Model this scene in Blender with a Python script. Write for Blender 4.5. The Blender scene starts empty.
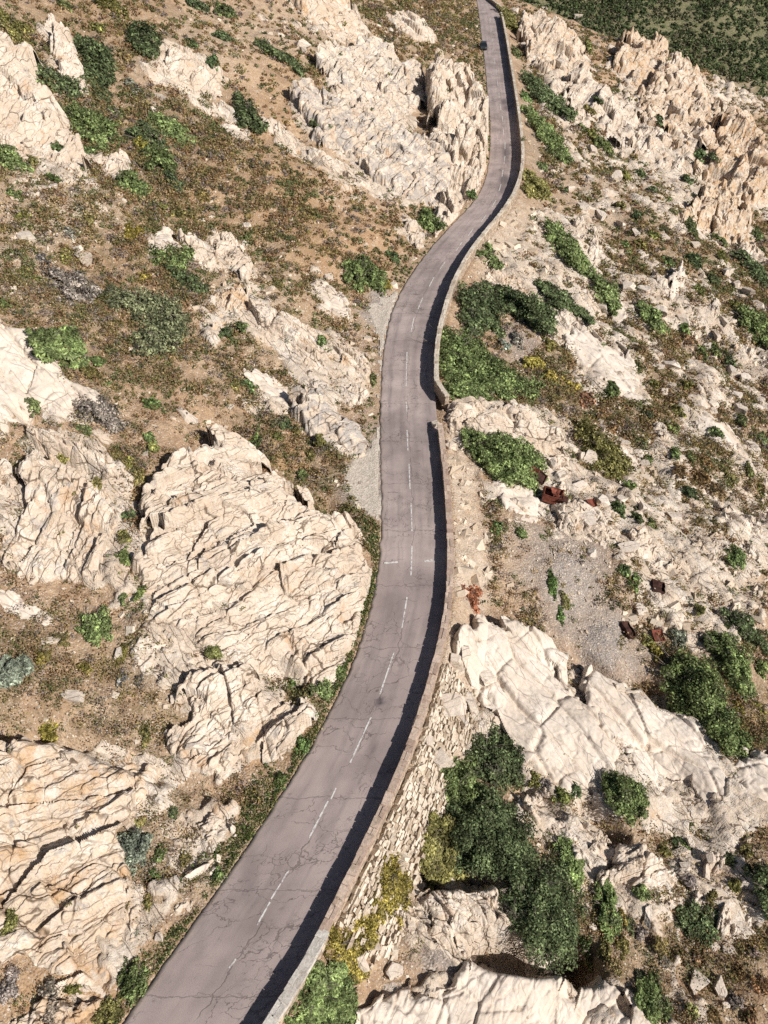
import bpy, math, random
import numpy as np
from mathutils import Vector

random.seed(7)
RNG = np.random.default_rng(11)
scene = bpy.context.scene
COL = scene.collection
R = math.radians

# ------------------------------------------------------------------ camera
W_, H_ = 768, 1024
FPX = 780.0                    # focal length in pixels
PITCH = R(43.2)                # below the horizon
CAMZ = 48.5
SP, CP = math.sin(PITCH), math.cos(PITCH)
cam_d = bpy.data.cameras.new('camera')
cam_d.sensor_fit = 'VERTICAL'
cam_d.sensor_height = 24.0
cam_d.lens = FPX / H_ * 24.0
cam_d.clip_start = 0.5
cam_d.clip_end = 12000
cam = bpy.data.objects.new('camera', cam_d)
COL.objects.link(cam)
cam.location = (0, 0, CAMZ)
cam.rotation_euler = (math.pi / 2 - PITCH, 0, 0)
scene.camera = cam


def ray(px, py):
    u = (np.asarray(px, float) - W_ / 2) / FPX
    v = (H_ / 2 - np.asarray(py, float)) / FPX
    return np.stack([u, CP + v * SP, -SP + v * CP], -1)     # depth along the axis = parameter t


def flat(px, py, z=0.0):
    d = ray(px, py)
    t = (z - CAMZ) / d[..., 2]
    return d[..., 0] * t, d[..., 1] * t


def project(x, y, z):
    zz = z - CAMZ
    dep = y * CP - zz * SP
    up = y * SP + zz * CP
    dep = np.maximum(dep, 0.1)
    return W_ / 2 + FPX * x / dep, H_ / 2 - FPX * up / dep, dep


# ------------------------------------------------------------------ noise
def h01(ix, iy, seed):
    n = (ix.astype(np.int64) * 374761393 + iy.astype(np.int64) * 668265263 + int(seed) * 974634721) & 0xFFFFFFFF
    n = ((n ^ (n >> 13)) * 1274126177) & 0xFFFFFFFF
    n = n ^ (n >> 16)
    return (n & 0xFFFFFF) / float(0xFFFFFF)


def gnoise(x, y, seed=0):
    x0 = np.floor(x); y0 = np.floor(y)
    fx = x - x0; fy = y - y0
    ix = x0.astype(np.int64); iy = y0.astype(np.int64)
    ux = fx * fx * fx * (fx * (fx * 6 - 15) + 10)
    uy = fy * fy * fy * (fy * (fy * 6 - 15) + 10)

    def g(i, j):
        a = h01(ix + i, iy + j, seed) * (2 * math.pi)
        return np.cos(a) * (fx - i) + np.sin(a) * (fy - j)
    a = g(0, 0); b = g(1, 0); c = g(0, 1); d = g(1, 1)
    return 1.5 * (a + ux * (b - a) + uy * (c - a) + ux * uy * (a - b - c + d))


def fbm(x, y, seed=0, octs=4, gain=0.5):
    s = 0.0; a = 1.0
    for o in range(octs):
        s = s + a * gnoise(x, y, seed + o * 17)
        x = x * 2.03 + 3.1; y = y * 2.03 - 1.7; a *= gain
    return s


def cells(u, v, seed=0):
    """Cellular noise: distance between the two nearest points, the nearest cell's hash, the offset from its point."""
    iu = np.floor(u).astype(np.int64); iv = np.floor(v).astype(np.int64)
    f1 = np.full(u.shape, 9.0); f2 = np.full(u.shape, 9.0)
    hid = np.zeros(u.shape); ou = np.zeros(u.shape); ov = np.zeros(u.shape)
    hid2 = np.zeros(u.shape)
    for i in (-1, 0, 1):
        for j in (-1, 0, 1):
            a = iu + i; b = iv + j
            du = u - (a + 0.1 + 0.8 * h01(a, b, seed)); dv = v - (b + 0.1 + 0.8 * h01(a, b, seed + 1))
            d = np.sqrt(du * du + dv * dv)
            near = d < f1
            f2 = np.where(near, f1, np.minimum(f2, d))
            hid = np.where(near, h01(a, b, seed + 2), hid)
            hid2 = np.where(near, h01(a, b, seed + 3), hid2)
            ou = np.where(near, du, ou); ov = np.where(near, dv, ov)
            f1 = np.where(near, d, f1)
    return f2 - f1, hid, hid2, ou, ov


def sstep(a, b, x):
    t = np.clip((x - a) / (b - a), 0, 1)
    return t * t * (3 - 2 * t)


# ------------------------------------------------------------------ mesh helpers
def mesh_np(name, V, F, mat=None, smooth=False, attrs=None, parent=None, loc=None):
    """One mesh object out of numpy vertices and one or several face arrays; loc becomes the origin."""
    V = np.asarray(V, np.float32)
    if loc is not None:
        V = V - np.asarray(loc, np.float32)
    Fs = F if isinstance(F, (list, tuple)) else [F]
    Fs = [np.asarray(f, np.int32) for f in Fs if len(f)]
    me = bpy.data.meshes.new(name)
    me.vertices.add(len(V)); me.vertices.foreach_set('co', V.ravel())
    li = np.concatenate([f.ravel() for f in Fs])
    me.loops.add(len(li)); me.loops.foreach_set('vertex_index', li)
    tot = np.concatenate([np.full(len(f), f.shape[1], np.int32) for f in Fs])
    st = np.concatenate([[0], np.cumsum(tot)[:-1]]).astype(np.int32)
    me.polygons.add(len(tot)); me.polygons.foreach_set('loop_start', st)
    me.polygons.foreach_set('use_smooth', np.full(len(tot), bool(smooth)))
    for k, a in (attrs or {}).items():
        a = np.asarray(a, np.float32)
        if a.ndim == 1:
            me.attributes.new(k, 'FLOAT', 'POINT').data.foreach_set('value', a)
        else:
            if a.shape[1] == 3:
                a = np.concatenate([a, np.ones((len(a), 1), np.float32)], 1)
            me.attributes.new(k, 'FLOAT_COLOR', 'POINT').data.foreach_set('color', np.ascontiguousarray(a).ravel())
    me.update(calc_edges=True)
    if mat: me.materials.append(mat)
    o = bpy.data.objects.new(name, me); COL.objects.link(o)
    if loc is not None: o.location = tuple(float(q) for q in loc)
    if parent is not None:
        o.parent = parent
    return o


def empty(name, loc):
    o = bpy.data.objects.new(name, None); COL.objects.link(o)
    o.location = tuple(float(q) for q in loc); o.empty_display_size = 0.3
    return o


def tag(o, label=None, cat=None, group=None, kind=None):
    if label: o['label'] = label
    if cat: o['category'] = cat
    if group: o['group'] = group
    if kind: o['kind'] = kind
    return o


def grid_faces(nr, nc, off=0):
    i = np.arange(nr * nc).reshape(nr, nc) + off
    return np.stack([i[:-1, :-1], i[:-1, 1:], i[1:, 1:], i[1:, :-1]], -1).reshape(-1, 4)


def compact(V, F, attrs=None):
    used = np.zeros(len(V), bool); used[F.ravel()] = True
    m = np.cumsum(used) - 1
    return V[used], m[F], {k: a[used] for k, a in (attrs or {}).items()}


# ------------------------------------------------------------------ node helpers
class NT:
    def __init__(s, name):
        s.m = bpy.data.materials.new(name); s.m.use_nodes = True
        s.t = s.m.node_tree; s.t.nodes.clear()
        s.out = s.n('ShaderNodeOutputMaterial')
        s._pos = None

    def n(s, typ, **kw):
        x = s.t.nodes.new(typ)
        for k, v in kw.items(): setattr(x, k, v)
        return x

    def set(s, inp, v):
        if isinstance(v, bpy.types.NodeSocket): s.t.links.new(v, inp)
        elif isinstance(v, (tuple, list)):
            inp.default_value = tuple(v) + ((1.0,) if inp.type == 'RGBA' and len(v) == 3 else ())
        else: inp.default_value = v

    def pos(s):
        if s._pos is None: s._pos = s.n('ShaderNodeNewGeometry').outputs['Position']
        return s._pos

    def vmath(s, op, a, b=None):
        x = s.n('ShaderNodeVectorMath', operation=op)
        s.set(x.inputs[0], a)
        if b is not None: s.set(x.inputs[1], b)
        return x.outputs[0]

    def math(s, op, a, b=None, c=None, clamp=False):
        x = s.n('ShaderNodeMath', operation=op, use_clamp=clamp)
        s.set(x.inputs[0], a)
        if b is not None: s.set(x.inputs[1], b)
        if c is not None: s.set(x.inputs[2], c)
        return x.outputs[0]

    def noise(s, scale, detail=4, rough=0.55, vec=None, dist=0.0, col=False):
        x = s.n('ShaderNodeTexNoise')
        s.set(x.inputs['Vector'], vec if vec is not None else s.pos())
        x.inputs['Scale'].default_value = scale; x.inputs['Detail'].default_value = detail
        x.inputs['Roughness'].default_value = rough; x.inputs['Distortion'].default_value = dist
        return x.outputs['Color' if col else 'Fac']

    def voro(s, scale, feature='F1', vec=None, rnd=1.0, out='Distance'):
        x = s.n('ShaderNodeTexVoronoi', feature=feature)
        s.set(x.inputs['Vector'], vec if vec is not None else s.pos())
        x.inputs['Scale'].default_value = scale; x.inputs['Randomness'].default_value = rnd
        return x.outputs[out]

    def ramp(s, v, lo, hi, a=0.0, b=1.0):
        x = s.n('ShaderNodeMapRange', interpolation_type='SMOOTHSTEP')
        s.set(x.inputs[0], v); x.inputs[1].default_value = lo; x.inputs[2].default_value = hi
        x.inputs[3].default_value = a; x.inputs[4].default_value = b
        return x.outputs[0]

    def mix(s, f, a, b, mode='MIX'):
        x = s.n('ShaderNodeMix', data_type='RGBA', blend_type=mode)
        s.set(x.inputs[0], f); s.set(x.inputs[6], a); s.set(x.inputs[7], b)
        return x.outputs[2]

    def scale(s, colr, f):
        x = s.n('ShaderNodeVectorMath', operation='SCALE')
        s.set(x.inputs[0], colr); s.set(x.inputs[3], f)
        return x.outputs[0]

    def attr(s, name, out='Color'):
        return s.n('ShaderNodeAttribute', attribute_name=name).outputs[out]

    def bump(s, h, strength=0.5, dist=0.1, nrm=None):
        x = s.n('ShaderNodeBump')
        x.inputs['Strength'].default_value = strength; x.inputs['Distance'].default_value = dist
        s.set(x.inputs['Height'], h)
        if nrm is not None: s.set(x.inputs['Normal'], nrm)
        return x.outputs[0]

    def principled(s, colr, rough=0.9, nrm=None, spec=0.2, metal=0.0):
        x = s.n('ShaderNodeBsdfPrincipled')
        s.set(x.inputs['Base Color'], colr); s.set(x.inputs['Roughness'], rough)
        x.inputs['Specular IOR Level'].default_value = spec; x.inputs['Metallic'].default_value = metal
        if nrm is not None: s.set(x.inputs['Normal'], nrm)
        s.t.links.new(x.outputs[0], s.out.inputs[0])
        return s.m


def simple(name, c, rough=0.8, metal=0.0, spec=0.3, var=0.15, sc=3.0):
    t = NT(name)
    f = t.ramp(t.noise(sc, 4), 0.3, 0.7, 1 - var, 1 + var)
    return t.principled(t.scale(c, f), rough, None, spec, metal)
# ------------------------------------------------------------------ road lines (pixel traces turned into points on the road plane)
LEFT_PX = [(96,1062),(122,1024),(146,987),(181,940),(204,908),(224,885),(244,850),(279,799),(304,761),(325,722),(346,681),(361,644),(372,608),(378,575),
           (381,545),(382,512),(381,478),(380,440),(380,400),(382,365),(385,336),(391,312),(399,292),(412,272),(429,250),(445,230),(462,215),(478,199),(486,180),
           (490,156),(490,117),(487,91),(485,65),(481,34),(478,8),(475,-8),(468,-24)]
WALL_PX = [(235,1066),(261,1024),(296,975),(320,929),(337,893),(357,852),(382,802),(401,762),(416,719),(434,658),(442,626),(447,596),(448,546),(445,491),(438,428),
           (434,393),(433,356),(438,325),(451,283),(470,249),(494,222),(512,199),(521,172),(522,154),(518,117),(512,78),(505,36),(501,15),(494,-2),(484,-18)]
WTOP = 0.9


def smooth_line(xs, ys):
    o = np.argsort(ys); xs, ys = xs[o], ys[o]
    yy = np.linspace(ys[0], ys[-1], 900)
    xx = np.interp(yy, ys, xs)
    for _ in range(2):                      # window grows with distance
        k = np.clip((yy[1] - yy[0]) * 0 + (2.0 + yy * 0.03) / (yy[1] - yy[0]), 3, 40).astype(int)
        c = np.concatenate([[0], np.cumsum(xx)])
        i = np.arange(len(xx)); lo = np.maximum(i - k, 0); hi = np.minimum(i + k, len(xx) - 1)
        m = np.minimum(i - lo, hi - i); lo = i - m; hi = i + m
        xx = (c[hi + 1] - c[lo]) / (hi - lo + 1)
    return yy, xx


_lx, _ly = flat(*np.array(LEFT_PX, float).T)
_wx, _wy = flat(*np.array(WALL_PX, float).T, z=WTOP)
YL, XL = smooth_line(_lx, _ly)
YW, XW = smooth_line(_wx, _wy)


def ext(y, Y, X):
    r = np.interp(y, Y, X)
    s0 = (X[8] - X[0]) / (Y[8] - Y[0]); s1 = (X[-1] - X[-9]) / (Y[-1] - Y[-9])
    r = np.where(y < Y[0], X[0] + s0 * (y - Y[0]), r)
    return np.where(y > Y[-1], X[-1] + s1 * (y - Y[-1]), r)


def xl(y): return ext(y, YL, XL)
def xw(y): return ext(y, YW, XW)


def tang(y, f):
    d = (f(y + 0.6) - f(y - 0.6)) / 1.2
    return 1 / np.sqrt(1 + d * d), d


PITS = []            # hollows below the uphill edges of some outcrops: x, y, rx, ry, turn, depth


def macro(x, y):
    """Height of the hillside without outcrops."""
    cl, _ = tang(y, xl); cw, _ = tang(y, xw)
    dl = (xl(y) - x) * cl; dr = (x - xw(y)) * cw
    big = fbm(x / 19, y / 19, 3, 3)
    fine = gnoise(x / 4.2, y / 4.2, 9)
    dlp = np.maximum(dl, 0)
    hl = 0.43 * (np.sqrt(dlp * dlp + 6.0) - 2.45) + (1.5 * big + 0.35 * fine) * np.clip(dlp / 9, 0, 1)
    drp = np.maximum(dr - 0.75, 0)
    k = 1.25 - 0.75 * sstep(34, 62, y)
    n1 = 2.9
    bank = -k * np.minimum(drp, n1)
    hr = bank - 0.30 * np.maximum(drp - n1, 0) + (1.7 * big + 0.4 * fine) * np.clip((drp - 2.5) / 9, 0, 1)
    h = np.where(dl > 0, hl, np.where(dr > 0.75, hr, -0.14))
    h = np.where((dr > 0) & (dr <= 0.75), -0.14, h)
    # crest above the valley beyond, then the wooded slope facing it
    yr = 292 - 0.0022 * (x - 62) ** 2 + 5 * gnoise(x / 14, y * 0, 4)
    w = sstep(34, 52, x)
    over = np.maximum(y - yr, 0) * w
    h = h - 0.95 * over
    far = -66 + 0.50 * (y - 372) + 5 * fbm(x / 60, y / 60, 5, 3)
    far = np.maximum(far, -78 + 0 * x)
    for a, b, rx, ry, tr, dp in PITS:
        c, s_ = math.cos(tr), math.sin(tr)
        u = ((x - a) * c + (y - b) * s_) / rx; v = (-(x - a) * s_ + (y - b) * c) / ry
        h = h - dp * np.exp(-(u * u + v * v) ** 2)
    return np.where(y > 300, np.maximum(h, far), h)


def unproject(px, py, off=0.0):
    px = np.asarray(px, float); py = np.asarray(py, float)
    d = ray(px, py)
    t = np.concatenate([np.linspace(25, 150, 420), np.linspace(150.5, 330, 320), np.linspace(331, 700, 240)])
    X = d[:, 0:1] * t; Y = d[:, 1:2] * t; Z = CAMZ + d[:, 2:3] * t
    hit = Z < macro(X, Y) + off
    i = np.argmax(hit, 1); i = np.where(hit.any(1), np.maximum(i, 1), len(t) - 1)
    a = t[i - 1]; b = t[i]
    for _ in range(12):
        m = (a + b) / 2
        under = CAMZ + d[:, 2] * m < macro(d[:, 0] * m, d[:, 1] * m) + off
        b = np.where(under, m, b); a = np.where(under, a, m)
    return d[:, 0] * b, d[:, 1] * b


for _px, _py, _rx, _ry, _t, _d in ((227,431,3.4,1.7,-28,2.6),(455,874,2.6,1.1,0,3.2),(518,953,3.0,1.2,0,5.0),(577,956,1.6,1.4,-50,4.6),(716,172,4.0,2.4,-30,4.5),(560,60,3.5,2.0,-30,3.5),(600,822,2.2,1.0,-40,1.6),(535,796,2.2,.9,-35,1.4),
                                   (48,428,3.2,.8,-25,1.3),(60,464,3.0,.9,-12,1.5),(280,672,2.0,1.0,-20,1.5),(590,664,2.4,.9,-40,1.2),(660,696,3.4,.9,-35,1.2),(450,404,1.8,1.4,0,1.3),(335,510,2.2,1.0,-40,1.4),
                                   (120,757,5.0,.9,-12,1.2),(20,735,3.0,.9,0,1.2)):
    _x, _y = unproject(np.array([_px]), np.array([_py]))
    PITS.append((float(_x[0]), float(_y[0]), _rx, _ry, R(_t), _d))


# ------------------------------------------------------------------ what the ground is made of (pixel-centred patches of real ground)
#   px, py, rx, ry, weight
PALE = [(462,470,16,50,1),(470,560,22,60,1),(440,700,40,90,.9),(400,830,40,70,.8),(500,235,30,45,1),(540,260,40,50,.9),(590,285,40,40,.7),(650,300,50,40,.5),
        (600,180,30,60,.5),(560,120,30,70,.5),(640,150,50,60,.7),(700,180,60,60,.6),(720,320,40,60,.6),(660,500,60,50,.7),(700,590,60,60,.9),(740,520,30,60,.6),
        (620,470,40,40,.5),(570,470,40,40,.7),(620,340,40,40,.6),(720,370,40,50,.5),(600,380,30,30,.4),(700,860,40,40,.5),(690,820,50,30,.5),(440,920,50,50,.5),
        (130,540,40,60,.4),(180,650,50,60,.45),(60,200,60,40,.5),(20,250,40,50,.4),(370,170,60,40,.4),(320,30,80,30,.35),(250,300,50,50,.3),(330,370,50,50,.3),
        (200,60,60,40,.35),(720,98,50,16,.8),(30,110,40,60,.4),(120,780,80,40,.3),(200,860,40,40,.5)]
ORANGE = [(300,200,60,45,.9),(350,230,50,40,.7),(225,150,60,40,.5),(283,455,22,22,1),(240,750,26,14,1),(60,1000,50,30,.9),(330,250,60,30,.7),(260,95,60,40,.5),
          (690,100,40,60,.5),(180,560,14,50,.5),(110,20,60,30,.5),(250,90,60,40,.5),(150,280,80,50,.4),(200,210,60,40,.5),(60,300,50,40,.3),(320,300,40,40,.4),(640,90,60,50,.4)]
SCREE = [(572,585,38,52,.95),(545,560,36,30,.7),(605,640,28,36,.95),(636,668,22,20,.7),(520,540,24,22,.5),(370,470,24,46,.9),(378,310,18,18,1),(450,960,34,24,.8),(520,345,16,26,.6)]
VEG = [(665,430,95,55,.85),(720,500,45,40,.8),(640,345,45,30,.7),(745,215,30,60,.5),(90,60,110,80,.6),(150,140,90,70,.9),(100,260,120,70,.75),(60,370,60,40,.7),(160,320,60,60,.6),(250,330,80,70,.4),(280,430,60,40,.5),(330,470,30,40,.8),
       (560,385,40,45,1),(640,400,70,60,.6),(700,470,70,60,.8),(660,250,80,60,.6),(740,300,50,70,.7),(550,110,30,80,.6),(600,160,40,40,.5),(700,930,80,80,.8),
       (620,930,50,70,.9),(600,780,60,30,.7),(740,730,40,60,.8),(640,610,30,40,.4),(300,720,30,60,.7),(150,850,40,60,.7),(140,700,80,60,.55),(30,680,60,60,.5),
       (240,220,90,60,.4),(400,30,80,40,.6),(350,60,60,40,.5),(125,520,20,70,.9),(590,470,50,30,.5),(380,900,40,50,.7)]


def patch(P, px, py):
    r = np.zeros_like(px)
    for (a, b, rx, ry, w) in P:
        q = ((px - a) / rx) ** 2 + ((py - b) / ry) ** 2
        r = np.maximum(r, w * np.exp(-q * q * 0.7))
    return r


def zones(x, y, z):
    px, py, dep = project(x, y, z)
    wob = 12 * fbm(x / 5, y / 5, 31, 3) ; wob2 = 12 * fbm(x / 5, y / 5, 47, 3)
    px = px + wob; py = py + wob2
    return patch(PALE, px, py), patch(ORANGE, px, py), patch(SCREE, px, py), patch(VEG, px, py)


def detail(x, y):
    """Small relief of the bare ground: clods, rills, half-buried stones."""
    e, hid, hid2, ou, ov = cells(x / 1.5, y / 1.5, 71)
    st = np.where(hid > 0.62, np.clip(0.45 - np.sqrt(ou * ou + ov * ov), 0, 1), 0)
    e2, g, g2, pu, pv = cells(x / 0.55, y / 0.55, 75)
    st2 = np.where(g > 0.5, np.clip(0.42 - np.sqrt(pu * pu + pv * pv), 0, 1), 0)
    return 0.20 * fbm(x / 1.5, y / 1.5, 61, 4, .62) + 0.10 * (hid - .5) * (ou + .6 * ov) + 0.22 * (g > .5) * (g - .5) * (1 + 1.5 * pu) * np.clip(e2 * 5, 0, 1), st * 0, st2 * .5


def build_ground(mat):
    q = 0.0021
    ys = [-14.0]
    while ys[-1] < 530: ys.append(ys[-1] + q * (ys[-1] + 46) * (1 + 0.6 * (ys[-1] > 330)))
    ys = np.array(ys); nr = len(ys); nc = 620
    u = np.linspace(-1, 1, nc)
    half = 8 + 0.62 * (ys + 46)
    X = u[None, :] * half[:, None]; Y = np.repeat(ys[:, None], nc, 1)
    Z = macro(X, Y)
    cl, _ = tang(Y, xl); cw, _ = tang(Y, xw)
    dl = (xl(Y) - X) * cl; dr = (X - xw(Y)) * cw
    D, st, st2 = detail(X, Y)
    away = np.where(dl > 0, np.clip(dl / 1.2, 0, 1), np.clip((dr - 0.8) / 0.8, 0, 1)) * (Y < 330)
    pale, orange, scree, veg = zones(X, Y, Z)
    # bedrock coming through: round the outcrops and over the stony seaward slope
    halo = np.zeros(X.shape)
    for poly, lo, hi in ROCK_POLYS:
        r0 = np.searchsorted(ys, lo[1] - 4); r1 = np.searchsorted(ys, hi[1] + 4)
        sub = (slice(max(r0, 0), r1), slice(None))
        xs_ = X[sub]; m = (xs_ > lo[0] - 4.5) & (xs_ < hi[0] + 4.5)
        if not m.any(): continue
        dd = poly_dist(xs_[m], Y[sub][m], poly)
        hs = halo[sub]; hs[m] = np.maximum(hs[m], np.exp(np.minimum(dd, 0) / 2.3)); halo[sub] = hs
    sea_side = sstep(0, 8, dr) * (Y < 330)
    bed = .66 * halo + .82 * pale + .22 * sea_side - .55 * scree - .12 * veg + .42 * fbm(X / 5.5, Y / 5.5, 201, 4, .6) - .08
    rock = sstep(.46, .60, bed) * np.clip(np.where(dl > 0, dl / 1.5 - .6, dr / 1.5 - 2.2), 0, 1) * (Y < 330)
    far_ = sstep(150, 190, Y)
    cr = (1 - far_) * craggy(X, Y, -42, 'block', 7001, .8) + far_ * craggy(X, Y, 62, 'block', 7301, 1.25)
    lift = rock * (.30 + np.clip(cr, -.9, 1.6) * (.62 + .5 * far_))
    rough = 0.60 + 0.8 * pale - 0.1 * scree
    Zd = Z + D * away * np.clip(rough, 0.2, 1.6) * (1 - .6 * rock) + lift
    stone = np.clip((st * 3 + st2 * 3), 0, 1) * away
    farm = sstep(300, 325, Y) * sstep(20, 40, X)
    Z2 = np.stack([X, Y, Zd], -1).reshape(-1, 3)
    attrs = {'zone': np.stack([pale, orange, scree, veg], -1).reshape(-1, 4),
             'stone': stone.ravel(), 'wild': farm.ravel(), 'rock': rock.ravel()}
    o = mesh_np('ground', Z2, grid_faces(nr, nc), mat, True, attrs)
    tag(o, kind='structure')
    return o


def ground_z(x, y):
    return macro(x, y)
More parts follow.
